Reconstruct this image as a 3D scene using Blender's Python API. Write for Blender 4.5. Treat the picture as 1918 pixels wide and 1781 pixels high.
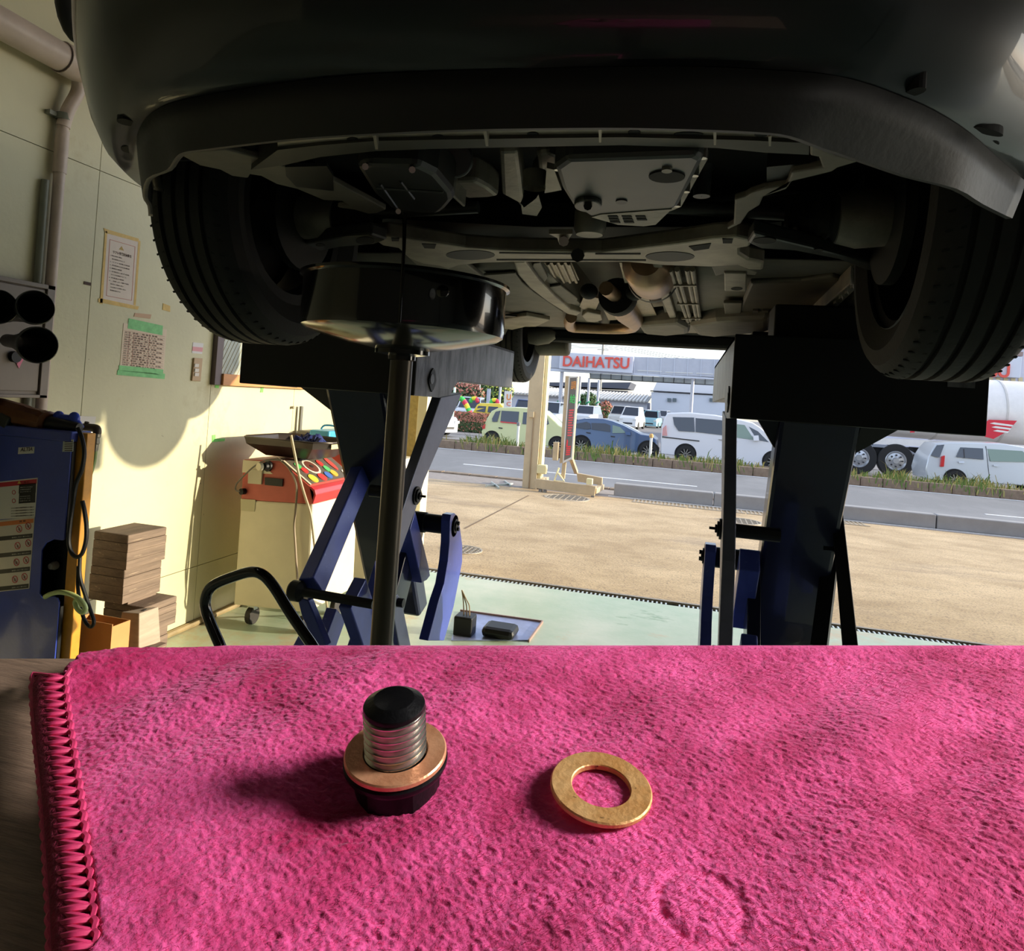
import bpy, bmesh, math, random
import numpy as np
from mathutils import Vector, Matrix, noise
random.seed(7)
for o in list(bpy.data.objects): bpy.data.objects.remove(o)
SC = bpy.context.scene
COL = SC.collection
V = Vector
# ---------------------------------------------------------------- camera
# frame 1918 x 1781; Y runs away from the camera along the lifted car, X right, Z up
FPX, PPX, PPY = 1310., 951., 722.
TH, PT, RO = math.radians(14.5), math.radians(.83), math.radians(3.95)
CAM = V((0, 0, 1.6))
FW = V((-math.sin(TH)*math.cos(PT), math.cos(TH)*math.cos(PT), math.sin(PT)))
_r = V((math.cos(TH), math.sin(TH), 0)); _u = _r.cross(FW)
RT = _r*math.cos(RO)+_u*math.sin(RO); UP = _u*math.cos(RO)-_r*math.sin(RO)
cd = bpy.data.cameras.new('camera'); cam = bpy.data.objects.new('camera', cd); COL.objects.link(cam)
cam.matrix_world = Matrix((( RT.x, UP.x, -FW.x, CAM.x), (RT.y, UP.y, -FW.y, CAM.y), (RT.z, UP.z, -FW.z, CAM.z), (0, 0, 0, 1)))
cd.sensor_fit = 'HORIZONTAL'; cd.sensor_width = 36; cd.lens = FPX/1918*36
cd.shift_x = (959-PPX)/1918; cd.shift_y = (PPY-890.5)/1918
cd.clip_start = .01; cd.clip_end = 500
SC.camera = cam
# ---------------------------------------------------------------- sky, sun, exposure
SUN_STRENGTH, SKY_STRENGTH, EXPOSURE = 4.3, .27, 0.62
ADDED_LIGHT = 60.  # power of the added light over the cloth
SDIR = V((1, .2126, .184)).normalized()          # towards the sun
w = bpy.data.worlds.new('world'); SC.world = w; w.use_nodes = True
nt = w.node_tree; nt.nodes.clear()
sk = nt.nodes.new('ShaderNodeTexSky'); sk.sky_type = 'NISHITA'; sk.sun_disc = False
sk.sun_elevation = math.radians(32); sk.sun_rotation = math.atan2(SDIR.x, SDIR.y)
sk.air_density = 1.0; sk.dust_density = 1.2; sk.ozone_density = 1.5
bg = nt.nodes.new('ShaderNodeBackground'); bg.inputs[1].default_value = SKY_STRENGTH
wo = nt.nodes.new('ShaderNodeOutputWorld')
hs_ = nt.nodes.new('ShaderNodeHueSaturation'); hs_.inputs['Saturation'].default_value = .62
nt.links.new(sk.outputs[0], hs_.inputs['Color']); nt.links.new(hs_.outputs[0], bg.inputs[0]); nt.links.new(bg.outputs[0], wo.inputs[0])
sl = bpy.data.lights.new('sun', 'SUN'); sl.energy = SUN_STRENGTH; sl.angle = .012; sl.color = (1, .87, .62)
so = bpy.data.objects.new('sun', sl); COL.objects.link(so); so.location = (30, 10, 12)
so.rotation_euler = SDIR.to_track_quat('Z', 'Y').to_euler()
SC.view_settings.view_transform = 'Standard'; SC.view_settings.look = 'None'
SC.view_settings.gamma = 1; SC.view_settings.use_curve_mapping = False
SC.view_settings.exposure = EXPOSURE
# ---------------------------------------------------------------- pixel -> place
def ray(x, y): return RT*((x-PPX)/FPX)-UP*((y-PPY)/FPX)+FW
def onX(x, y, X): d = ray(x, y); return CAM+d*(X/d.x)
def onY(x, y, Y): d = ray(x, y); return CAM+d*(Y/d.y)
def onZ(x, y, Z): d = ray(x, y); return CAM+d*((Z-1.6)/d.z)
def gz(Y): return 0. if Y < 6 else max(-.36, -.03*(Y-6))
def onG(x, y):
    p = onZ(x, y, 0)
    for _ in range(30): p = onZ(x, y, gz(p.y))
    return p
# ---------------------------------------------------------------- materials
def lin(c):
    return tuple((v/255/12.92 if v/255 <= .04045 else ((v/255+.055)/1.055)**2.4) for v in c)+(1.,)
MATS = {}
def M(name, col, rough=.5, metal=0., var=0., scale=6., col2=None, bump=0., bscale=60., stretch=(1, 1, 1), coat=0., emit=0., alpha=1., trans=0., spec=.5, detail=4., lo=.35, hi=.65, sheen=0., obj=True):
    if name in MATS: return MATS[name]
    m = bpy.data.materials.new(name); m.use_nodes = True; n = m.node_tree; p = n.nodes['Principled BSDF']
    c = lin(col)
    p.inputs['Base Color'].default_value = c; p.inputs['Roughness'].default_value = rough; p.inputs['Metallic'].default_value = metal
    p.inputs['Specular IOR Level'].default_value = spec; p.inputs['Coat Weight'].default_value = coat; p.inputs['Alpha'].default_value = alpha
    p.inputs['Transmission Weight'].default_value = trans; p.inputs['Sheen Weight'].default_value = sheen
    if emit: p.inputs['Emission Color'].default_value = c; p.inputs['Emission Strength'].default_value = emit
    tc = n.nodes.new('ShaderNodeTexCoord'); mp = n.nodes.new('ShaderNodeMapping'); mp.inputs['Scale'].default_value = stretch
    n.links.new(tc.outputs['Object'], mp.inputs[0])
    if var or col2:
        nz = n.nodes.new('ShaderNodeTexNoise'); nz.inputs['Scale'].default_value = scale; nz.inputs['Detail'].default_value = detail; nz.inputs['Roughness'].default_value = .65
        cr = n.nodes.new('ShaderNodeValToRGB'); cr.color_ramp.elements[0].position = lo; cr.color_ramp.elements[1].position = hi
        a = c; b = lin(col2) if col2 else tuple(min(1, v*(1+var)) for v in c[:3])+(1,)
        if not col2: a = tuple(v*(1-var) for v in c[:3])+(1,)
        cr.color_ramp.elements[0].color = a; cr.color_ramp.elements[1].color = b
        n.links.new(mp.outputs[0], nz.inputs['Vector']); n.links.new(nz.outputs[0], cr.inputs[0]); n.links.new(cr.outputs[0], p.inputs['Base Color'])
    if bump:
        nb = n.nodes.new('ShaderNodeTexNoise'); nb.inputs['Scale'].default_value = bscale; nb.inputs['Detail'].default_value = 3
        bp = n.nodes.new('ShaderNodeBump'); bp.inputs['Strength'].default_value = bump; bp.inputs['Distance'].default_value = .01
        n.links.new(mp.outputs[0], nb.inputs['Vector']); n.links.new(nb.outputs[0], bp.inputs['Height']); n.links.new(bp.outputs[0], p.inputs['Normal'])
    MATS[name] = m
    return m
def mixlayer(m, col, scale, lo, hi, stretch=(1, 1, 1), detail=6., off=(0, 0, 0)):
    """lay stains / wear of another colour over a material where a noise is high"""
    n = m.node_tree; p = n.nodes['Principled BSDF']; s = p.inputs['Base Color']
    tc = n.nodes.new('ShaderNodeTexCoord'); mp = n.nodes.new('ShaderNodeMapping'); mp.inputs['Scale'].default_value = stretch; mp.inputs['Location'].default_value = off
    nz = n.nodes.new('ShaderNodeTexNoise'); nz.inputs['Scale'].default_value = scale; nz.inputs['Detail'].default_value = detail; nz.inputs['Roughness'].default_value = .7
    mr = n.nodes.new('ShaderNodeMapRange'); mr.inputs[1].default_value = lo; mr.inputs[2].default_value = hi
    mx = n.nodes.new('ShaderNodeMix'); mx.data_type = 'RGBA'
    if s.is_linked: n.links.new(s.links[0].from_socket, mx.inputs[6])
    else: mx.inputs[6].default_value = s.default_value
    mx.inputs[7].default_value = lin(col)
    n.links.new(tc.outputs['Object'], mp.inputs[0]); n.links.new(mp.outputs[0], nz.inputs['Vector']); n.links.new(nz.outputs[0], mr.inputs[0])
    n.links.new(mr.outputs[0], mx.inputs[0]); n.links.new(mx.outputs[2], s)
    return m
# ---------------------------------------------------------------- mesh builder
ORG = {}
def tag(o, label=None, cat=None, group=None, kind=None):
    if label: o['label'] = label
    if cat: o['category'] = cat
    if group: o['group'] = group
    if kind: o['kind'] = kind
    return o
def empty(name, loc, label=None, cat=None, group=None):
    o = bpy.data.objects.new(name, None); COL.objects.link(o); o.location = loc; o.empty_display_size = .1
    ORG[o.name] = V(loc); return tag(o, label, cat, group)
def rotm(ax, deg): return Matrix.Rotation(math.radians(deg), 3, ax)
def perp(d):
    d = d.normalized(); a = V((0, 0, 1)) if abs(d.z) < .9 else V((1, 0, 0))
    x = a.cross(d).normalized(); return x, d.cross(x)
class MB:
    def __init__(s): s.v = []; s.f = []; s.mi = []; s.cur = 0
    def add(s, vs, fs):
        o = len(s.v); s.v += [tuple(v) for v in vs]; s.f += [tuple(i+o for i in f) for f in fs]; s.mi += [s.cur]*len(fs); return s
    def box(s, c, d, R=None):
        c = V(c); h = [x/2 for x in d]; vs = []
        for x in (-1, 1):
            for y in (-1, 1):
                for z in (-1, 1):
                    q = V((x*h[0], y*h[1], z*h[2])); vs.append(c+(R @ q if R else q))
        return s.hexa(vs)
    def bb(s, a, b): return s.box([(a[i]+b[i])/2 for i in range(3)], [abs(b[i]-a[i]) for i in range(3)])
    def hexa(s, v): return s.add(v, [(0, 1, 3, 2), (4, 6, 7, 5), (0, 4, 5, 1), (2, 3, 7, 6), (0, 2, 6, 4), (1, 5, 7, 3)])
    def bar(s, p, q, w, h, side=None):
        p, q = V(p), V(q); d = (q-p).normalized()
        if side is None: x, y = perp(d)
        else: x = (V(side)-d*V(side).dot(d)).normalized(); y = d.cross(x)
        vs = [b+x*i*w/2+y*j*h/2 for b in (p, q) for i in (-1, 1) for j in (-1, 1)]
        return s.hexa(vs)
    def loft(s, rings, caps=True, closed=True):
        n = len(rings[0]); o = []; fs = []
        for r in rings: o += list(r)
        for i in range(len(rings)-1):
            for j in range(n if closed else n-1):
                k = (j+1) % n; fs.append((i*n+j, i*n+k, (i+1)*n+k, (i+1)*n+j))
        if caps: fs += [tuple(range(n-1, -1, -1)), tuple((len(rings)-1)*n+j for j in range(n))]
        return s.add(o, fs)
    def prism(s, poly, vec):
        vec = V(vec); return s.loft([[V(p) for p in poly], [V(p)+vec for p in poly]])
    def tube(s, pts, r, n=8, caps=True):
        pts = [V(p) for p in pts]; rs = r if isinstance(r, (list, tuple)) else [r]*len(pts); rings = []; x = None
        for i, p in enumerate(pts):
            d = (pts[min(i+1, len(pts)-1)]-pts[max(i-1, 0)]).normalized()
            if x is None: x, y = perp(d)
            else: x = (x-d*x.dot(d)).normalized(); y = d.cross(x)
            rings.append([p+(x*math.cos(2*math.pi*k/n)+y*math.sin(2*math.pi*k/n))*rs[i] for k in range(n)])
        return s.loft(rings, caps)
    def cyl(s, p, q, r, r2=None, n=20): return s.tube([p, q], [r, r if r2 is None else r2], n)
    def lathe(s, prof, c, ax=(0, 0, 1), n=32, caps=False):
        c = V(c); ax = V(ax).normalized(); x, y = perp(ax)
        rings = [[c+ax*h+(x*math.cos(2*math.pi*k/n)+y*math.sin(2*math.pi*k/n))*r for k in range(n)] for r, h in prof]
        return s.loft(rings, caps)
    def grid(s, rows): return s.loft(rows, caps=False, closed=False)
    def sphere(s, c, r, n=12, m=8, sc=(1, 1, 1)):
        c = V(c); rings = []
        for i in range(m+1):
            a = math.pi*i/m; rr = max(1e-4, math.sin(a))*r
            rings.append([c+V((rr*math.cos(2*math.pi*k/n)*sc[0], rr*math.sin(2*math.pi*k/n)*sc[1], -r*math.cos(a)*sc[2])) for k in range(n)])
        return s.loft(rings)
    def build(s, name, mat, parent=None, smooth=False, bevel=0., label=None, cat=None, group=None, kind=None, solid=0., sub=0):
        vs = np.array(s.v, dtype=float)
        if parent is not None: org = ORG[parent.name]
        else: org = V(((vs[:, 0].min()+vs[:, 0].max())/2, (vs[:, 1].min()+vs[:, 1].max())/2, vs[:, 2].min()))
        me = bpy.data.meshes.new(name); me.from_pydata([tuple(v-np.array(org)) for v in vs], [], s.f)
        for mt in (mat if isinstance(mat, (list, tuple)) else [mat]): me.materials.append(mt)
        if isinstance(mat, (list, tuple)): me.polygons.foreach_set('material_index', s.mi)
        bm = bmesh.new(); bm.from_mesh(me); bmesh.ops.recalc_face_normals(bm, faces=bm.faces); bm.to_mesh(me); bm.free()
        if smooth:
            me.polygons.foreach_set('use_smooth', [True]*len(me.polygons))
            me.set_sharp_from_angle(angle=math.radians(42 if smooth is True else smooth))
        o = bpy.data.objects.new(name, me); COL.objects.link(o); ORG[o.name] = V(org)
        if parent is not None: o.parent = parent
        else: o.location = org
        if solid: md = o.modifiers.new('solid', 'SOLIDIFY'); md.thickness = solid; md.offset = 0
        if bevel: md = o.modifiers.new('bevel', 'BEVEL'); md.width = bevel; md.segments = 2; md.limit_method = 'ANGLE'; md.angle_limit = math.radians(35)
        if sub: md = o.modifiers.new('sub', 'SUBSURF'); md.levels = sub; md.render_levels = sub
        return tag(o, label, cat, group, kind)
def rrect(w, h, r, n=4, cx=0, cy=0):
    out = []
    for (sx, sy, a0) in ((1, 1, 0), (-1, 1, 90), (-1, -1, 180), (1, -1, 270)):
        for k in range(n+1):
            a = math.radians(a0+90*k/n); out.append((cx+sx*(w/2-r)+r*math.cos(a), cy+sy*(h/2-r)+r*math.sin(a)))
    return out
def smoothpts(pts, n=6, closed=False):
    """Catmull-Rom through the points"""
    P = [V(p) for p in pts]; out = []; L = len(P); rng = L if closed else L-1
    for i in range(rng):
        p0, p1, p2, p3 = (P[(i-1) % L], P[i], P[(i+1) % L], P[(i+2) % L]) if closed else (P[max(i-1, 0)], P[i], P[i+1], P[min(i+2, L-1)])
        for k in range(n):
            t = k/n; out.append(.5*((2*p1)+(p2-p0)*t+(2*p0-5*p1+4*p2-p3)*t*t+(3*p1-p0-3*p2+p3)*t*t*t))
    if not closed: out.append(P[-1])
    return out
def text(name, body, mat, parent, o, ex, ey, width=None, height=None, depth=.002, label=None, bold=False, shear=0.):
    """writing as mesh: o lower-left corner (world), ex / ey unit vectors along and up the line"""
    cu = bpy.data.curves.new(name, 'FONT'); cu.body = body; cu.size = 1; cu.extrude = .01; cu.shear = shear
    if bold: cu.offset = .022
    tmp = bpy.data.objects.new(name, cu); COL.objects.link(tmp)
    dg = bpy.context.evaluated_depsgraph_get(); me = bpy.data.meshes.new_from_object(tmp.evaluated_get(dg)); bpy.data.objects.remove(tmp)
    co = np.array([v.co for v in me.vertices]) if len(me.vertices) else np.zeros((1, 3))
    mn, mx = co.min(0), co.max(0); ex, ey = V(ex).normalized(), V(ey).normalized(); ez = ex.cross(ey)
    s = mx-mn; fx = (width/s[0]) if width else height/s[1]; fy = (height/s[1]) if height else fx
    org = ORG[parent.name] if parent is not None else V(o)
    me.transform(Matrix(((1, 0, 0, -mn[0]), (0, 1, 0, -mn[1]), (0, 0, 1, -mn[2]), (0, 0, 0, 1))))
    dz = depth/max(1e-6, s[2]); T = Matrix(((ex.x*fx, ey.x*fy, ez.x*dz, o[0]-org.x), (ex.y*fx, ey.y*fy, ez.y*dz, o[1]-org.y), (ex.z*fx, ey.z*fy, ez.z*dz, o[2]-org.z), (0, 0, 0, 1)))
    me.transform(T); me.materials.clear(); me.materials.append(mat)
    ob = bpy.data.objects.new(name, me); COL.objects.link(ob); ORG[ob.name] = org
    if parent is not None: ob.parent = parent
    else: ob.location = org
    if label: ob['label'] = label
    return ob
def children(o): return [c for c in bpy.data.objects if c.parent == o]
def copy_tree(o, dloc=(0, 0, 0), parent=None, label=None, group=None):
    c = o.copy(); COL.objects.link(c); c.parent = parent
    if parent is None: c.location = o.location+V(dloc)
    ORG[c.name] = (ORG[o.name]+V(dloc)) if o.name in ORG else V(dloc)
    if label: c['label'] = label
    if group: c['group'] = group
    for ch in children(o): copy_tree(ch, dloc, c)
    return c
YX, YZ = V((1, 0, 0)), V((0, 0, 1))
# ================================================================ the garage shell
WX = -2.96
def ST(o): o['kind'] = 'structure'; return o
m_floor = M('floor_paint', (168, 190, 162), .38, var=0, col2=(200, 208, 188), scale=2.2, bump=.08, bscale=30, lo=.3, hi=.7)
mixlayer(m_floor, (196, 178, 140), 1.3, .56, .66, (1, 1, 1), 8)
mixlayer(m_floor, (92, 140, 86), .9, .62, .70, (1, 2, 1), 6, (3, 1, 0))
MB().bb((WX-.2, -3.2, -.2), (18.2, 5.86, 0)).build('floor', m_floor, kind='structure')
m_wall = M('wall_paint', (206, 200, 166), .5, var=.05, scale=1.7, bump=.10, bscale=45)
mixlayer(m_wall, (176, 160, 112), 1.1, .60, .80, (1, 1.2, 1), 8)
mixlayer(m_wall, (120, 108, 84), 22, .72, .76, (1, 1, .55), 3)
m_gap = M('panel_gap', (70, 66, 52), .8)
wl = MB().bb((WX-.2, -3.2, 0), (WX-.012, 6.0, 4.4)).build('wall_left', m_gap, kind='structure')
ys = [-3.0+.978*0, -2.0, -1.02, -.04, .934, 1.912, 2.89, 3.866, 4.85, 5.99]
zs = [0, .38, 2.598, 4.3]
for i in range(len(ys)-1):
    for j in range(3):
        g = .004
        MB().bb((WX-.014, ys[i]+g/2, zs[j]+g/2), (WX, ys[i+1]-g/2, zs[j+1]-g/2)).build('panel', m_wall, wl)
m_int = M('inner_paint', (104, 100, 88), .7, var=.06, scale=2)
ST(MB().bb((WX, -3.2, 0), (18.2, -3.0, 4.4)).build('wall_back', m_int))
ST(MB().bb((18.0, -3.0, 0), (18.2, 5.9, 4.4)).build('wall_right', m_int))
ST(MB().bb((WX-.2, -3.2, 4.4), (18.2, 6.2, 4.55)).build('ceiling', m_int))
m_olive = M('jamb_shaded', (176, 156, 96), .6, var=.12, scale=30, bump=.1, bscale=80)  # olive painted in for the shaded inner face of the jamb
m_cream = M('jamb_sunlit', (228, 222, 190), .6, var=.04)  # cream painted in for the sunlit end of the same jamb
wf = ST(MB().bb((WX, 5.9, 0), (-2.34, 6.02, 4.4)).build('wall_front', m_olive))
ST(MB().bb((-2.34, 5.88, 0), (-2.25, 6.04, 4.4)).build('trim_1', m_cream, bevel=.006))
ST(MB().bb((-2.25, 5.9, 4.05), (18.0, 6.02, 4.4)).build('trim_2', m_cream))
m_skirt = M('skirting', (150, 132, 98), .55, var=.2, scale=9)
MB().tube([(WX+.015, -2.9, .018), (WX+.015, 5.88, .018)], .02, 8).build('baseboard_left', m_skirt, smooth=True, kind='structure')
# window in the left wall: sill, frame, wired glass
m_alu = M('dark_frame', (92, 80, 82), .45, .3); m_sill = M('sill_wood', (206, 142, 88), .45, var=.12, scale=14, stretch=(1, .2, 1))
m_pane = M('wired_glass', (150, 158, 150), .12, 0, var=.25, scale=3, spec=.8)
y0, y1, z0, z1 = 3.885, 5.0, 1.585, 2.45
win = MB().bb((WX-.01, y0, z0), (WX+.004, y1, z1)).build('window_1', m_pane, kind='structure')
MB().bb((WX-.005, y0-.03, z0-.045), (WX+.035, y0+.035, z1+.04)).build('window_frame', m_alu, win, bevel=.003)
MB().bb((WX-.005, y1-.035, z0-.045), (WX+.035, y1+.03, z1+.04)).build('window_frame', m_alu, win, bevel=.003)
MB().bb((WX-.005, y0+.035, z1), (WX+.035, y1-.035, z1+.04)).build('window_frame', m_alu, win, bevel=.003)
MB().bb((WX-.005, y0+.035, z0-.045), (WX+.05, y1-.035, z0+.03)).build('window_sill', m_sill, win, bevel=.003)
m_wire = M('glass_wire', (214, 200, 150), .4, .5)
for k in range(34):
    a = y0+.05-.5+k*.036
    t0 = max(0, (y0+.04-a)/.86); t1 = min(1, (y1-.04-a)/.5)
    if t1 <= 0: continue
    pa = V((WX+.005, a, z0+.03)); pb = V((WX+.005, a+.5, z1)); t0 = max(0, (y0+.04-a)/.5)
    if t0 < t1: MB().tube([pa.lerp(pb, t0), pa.lerp(pb, t1)], .0016, 4).build('wire', m_wire, win)
# green corner marks of tape on the wall
m_gtape = M('green_tape', (120, 205, 100), .6, var=.1, scale=20)
def wallbox(name, pts, mat, parent=None, t=.003, off=0., **k):
    P = [onX(x, y, WX+off) for x, y in pts]
    return MB().prism(P, (t, 0, 0)).build(name, mat, parent, **k)
gt = [[(404, 711), (427, 713), (427, 717), (411, 717), (409, 727), (402, 726)], [(489, 722), (494, 722), (492, 735), (487, 735)], [(397, 815), (403, 814), (403, 822), (421, 821), (420, 826), (397, 828)]]
lb = ['green masking tape corner stuck below the window sill', 'short strip of green tape on the sunlit wall', 'green masking tape corner above the drip tray shadow']
for p, l in zip(gt, lb): wallbox('masking_tape', p, m_gtape, label=l, cat='tape', group='green tape marks on the wall')
# ceiling lamps (out of frame, they light the bay)
m_tube = M('lamp_tube', (255, 250, 240), .3, emit=4.); m_house = M('lamp_housing', (225, 225, 220), .5)
for k, (x, y, l) in enumerate([(2.3, .2, 'fluorescent ceiling lamp over the right side of the bay'), (-2.0, 1.2, 'fluorescent ceiling lamp beside the panelled wall'), (6.2, 1.0, 'fluorescent ceiling lamp over the empty bay')]):
    t = empty('ceiling_lamp', (x, y, 4.4), l, 'lamp', 'fluorescent ceiling lamps')
    MB().bb((x-.11, y-.62, 4.33), (x+.11, y+.62, 4.4)).build('housing', m_house, t, bevel=.01)
    for s in (-.055, .055): MB().cyl((x+s, y-.59, 4.31), (x+s, y+.59, 4.31), .016, n=12).build('tube', m_tube, t, smooth=True)
# ---------------------------------------------------------------- drain channel at the doorway
m_black = M('black_steel', (18, 18, 19), .45, .3); m_galv = M('galvanised', (190, 196, 190), .4, .6, var=.1, scale=30)
dc = empty('drain_channel', (0, 5.93, 0), 'long black slotted drain channel across the garage doorway', 'drain')
MB().bb((-2.25, 5.86, -.06), (18, 6.0, -.02)).build('trough', m_black, dc)
MB().bb((-2.25, 5.965, -.05), (18, 6.0, .001)).build('edge_rail', M('rail_steel', (150, 140, 125), .5, .4, var=.2, scale=20), dc)
b0 = None
for k in range(170):
    x = -2.2+k*.036
    if 60 <= k <= 61: continue
    if b0 is None: b0 = MB().bb((x, 5.86, -.03), (x+.013, 5.92, -.001)).build('bar', m_galv, dc)
    else:
        c = b0.copy(); COL.objects.link(c); c.parent = dc; c.location.x = k*.036
# ---------------------------------------------------------------- ground outside
m_conc = M('apron_concrete', (176, 150, 112), .85, col2=(212, 186, 146), scale=1.1, bump=.25, bscale=70, detail=9, lo=.36, hi=.64, stretch=(.8, 1.1, 1))
mixlayer(m_conc, (120, 104, 88), 55, .50, .70, (1, 1, 1), 3)
mixlayer(m_conc, (134, 116, 98), .45, .56, .74, (.5, 1.5, 1), 5)
g = MB(); g.grid([[V((x, y, gz(y))) for x in (-30, -6, -3.02, 0, 6, 30)] for y in (6.0, 9, 12, 13.75)])
g.build('apron_ground', m_conc, kind='structure')
# expansion joints of the slab
m_joint = M('slab_joint', (120, 98, 72), .9)
for (a, b) in (((990, 928), (870, 990)),):
    p, q = onG(*a), onG(*b); d = (q-p); p2 = q+d*1.6
    pts = [p, q, p2]; j = MB()
    j.bar(p+V((0, 0, gz(p.y)-p.z)), V((q.x, q.y, gz(q.y))), .03, .004, (1, 0, 0)); j.build('slab_joint', m_joint, kind='structure')
m_asph = M('asphalt', (120, 120, 122), .85, var=.12, scale=60, bump=.2, bscale=200)
mixlayer(m_asph, (138, 138, 140), .35, .45, .7, (1, .5, 1), 4)
m_pav = M('pavement_concrete', (150, 140, 132), .85, var=.12, scale=8, bump=.15, bscale=90)
MB().bb((-40, 13.75, -.75), (45, 14.95, -.235)).build('pavement_strip', m_pav, kind='structure')
MB().bb((-60, 14.95, -.8), (70, 22.95, -.36)).build('road_near', m_asph, kind='structure')
MB().bb((-60, 24.3, -.8), (70, 31, -.36)).build('road_far', m_asph, kind='structure')
m_lot = M('lot_asphalt', (128, 126, 128), .9, var=.1, scale=9)
MB().bb((-90, 31, -.9), (110, 160, -.34)).build('lot_ground', m_lot, kind='structure')
MB().bb((-90, 6.0, -1.4), (-30, 31, -.5)).build('side_ground', m_lot, kind='structure')
m_wl = M('road_line', (232, 232, 232), .7, var=.06, scale=20)
MB().bb((-40, 22.72, -.37), (60, 22.84, -.354)).build('edge_line', m_wl, kind='structure')
xa, xb = onZ(900, 861, -.355), onZ(1332, 900, -.355)
MB().bb((xa.x, 18.3, -.37), (xb.x-.4, 18.42, -.354)).build('lane_line', m_wl, kind='structure')
MB().bb((xb.x+6, 18.3, -.37), (xb.x+11, 18.42, -.354)).build('lane_line', m_wl, kind='structure')
MB().bb((-40, 15.3, -.37), (60, 15.38, -.354)).build('edge_line', m_wl, kind='structure')
# rusty brown near kerb stones
m_kerb = M('kerb_stone', (128, 110, 92), .9, col2=(150, 134, 116), scale=5, bump=.3, bscale=60)
kb = MB().bb((-40, 14.97, -.6), (50, 15.1, -.30)).build('near_kerb', m_kerb, kind='structure')
k0 = None
for k in range(28):
    x = -5.2+k*.62
    if k0 is None: k0 = MB().bb((x, 14.9, -.36), (x+.6, 15.12, -.2)).build('kerb_stone', m_kerb, kb, bevel=.012)
    else:
        c = k0.copy(); COL.objects.link(c); c.parent = kb; c.location.x = k*.62
# ramp end of the kerb on the left
MB().prism([V((-7.2, 14.9, -.3)), V((-5.25, 14.9, -.3)), V((-5.25, 14.9, -.2))], (0, .22, 0)).build('kerb_ramp', m_kerb, kb)
# grey low barrier wall along the pavement
m_bar = M('barrier_concrete', (152, 150, 150), .8, var=.06, scale=4, bump=.1, bscale=60)
bw = empty('barrier_wall', (4, 14.05, -.24), 'low grey concrete barrier wall along the pavement edge', 'barrier')
for k in range(9):
    x = -1.3+k*1.9
    MB().bb((x, 13.95, -.24), (x+1.88, 14.2, .02)).build('block', m_bar, bw, bevel=.02)
# white gutter edge and iron gutter grates in front of it
m_grate = M('gutter_grate', (176, 164, 146), .6, .2, var=.1, scale=20)
MB().bb((-1.4, 13.86, -.25), (16, 13.93, -.225)).build('gutter_edge', M('gutter_edge', (214, 212, 210), .7), kind='structure')
gp = onG(1150, 928)
for i in range(4):
    x = -.9+i*1.02; t = empty('gutter_grate', (x+.5, 13.5, gz(13.5)), 'pale gutter grate panel beside the low barrier', 'grate', 'gutter grates along the barrier')
    for s in (13.25, 13.74): MB().bb((x, s, gz(s)), (x+1.0, s+.03, gz(s)+.012)).build('frame_bar', m_grate, t)
    f0 = None
    for k in range(14):
        if f0 is None: f0 = MB().bb((x+.02, 13.27, gz(13.5)-.004), (x+.05, 13.75, gz(13.5)+.006)).build('bar', m_grate, t)
        else:
            c = f0.copy(); COL.objects.link(c); c.parent = t; c.location.x = k*.071
# manhole covers
m_iron = M('cast_iron', (120, 112, 100), .7, .3, var=.15, scale=40)
def manhole(px, py, r, label):
    p = onG(px, py); t = empty('manhole_cover', p, label, 'manhole cover', 'manhole covers')
    MB().cyl(p, p+V((0, 0, .006)), r, n=32).build('disc', m_iron, t)
    MB().lathe([(r, .004), (r, .014), (r*.9, .014), (r*.9, .004)], p, n=32).build('rim', m_grate, t)
    for k in range(-3, 4):
        h = math.sqrt(max(0, (r*.86)**2-(k*r*.25)**2))
        MB().bb((p.x-h, p.y+k*r*.25-.008, p.z+.004), (p.x+h, p.y+k*r*.25+.008, p.z+.013)).build('rib', m_grate, t)
        MB().bb((p.x+k*r*.25-.008, p.y-h, p.z+.004), (p.x+k*r*.25+.008, p.y+h, p.z+.013)).build('rib', m_grate, t)
manhole(868, 1031, .2, 'round iron manhole cover with a grid pattern near the doorway')
manhole(1388, 977, .33, 'worn round manhole cover near the grey barrier')
manhole(1062, 933, .42, 'dark patched round cover in front of the sign base')
# ================================================================ the lifted car
XC = -.285; GZ = 1.685                      # car centre line, level of the tyre bottoms
m_paint = M('car_paint', (30, 33, 36), .34, .55, coat=.4, var=.04, scale=40)
m_lip = M('black_plastic', (22, 22, 21), .55, bump=.05, bscale=90)
m_dark = M('dark_void', (7, 7, 8), .8)  # near-black, also painted in for shade in holes, slots and voids
m_under = M('underbody', (112, 106, 96), .6, .25, var=.18, scale=5, bump=.08, bscale=25)
m_steel = M('galv_steel', (150, 142, 128), .5, .45, var=.22, scale=9)
m_alu2 = M('cast_aluminium', (122, 118, 108), .5, .55, var=.2, scale=12, bump=.12, bscale=60)
m_panm = M('oil_pan_paint', (62, 63, 62), .42, .35, var=.12, scale=8)
m_panb = M('gearbox_pan_paint', (36, 36, 35), .45, .3, var=.15, scale=10)
m_shield = M('heat_shield', (150, 138, 118), .4, .7, var=.15, scale=20, bump=.5, bscale=120)
m_exh = M('exhaust_steel', (176, 146, 118), .38, .75, var=.18, scale=7)
m_rub = M('tyre_rubber', (26, 25, 24), .75, var=.15, scale=20, bump=.1, bscale=120)
m_rim = M('rim_steel', (34, 34, 36), .5, .5)
m_bolt = M('bolt_steel', (190, 186, 176), .35, .8)
car = empty('car', (XC, 2.8, GZ), 'dark car raised on the lift, seen from below its front bumper', 'car')
def P3(lx, n, z): return V((XC+lx, n, z))
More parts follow.
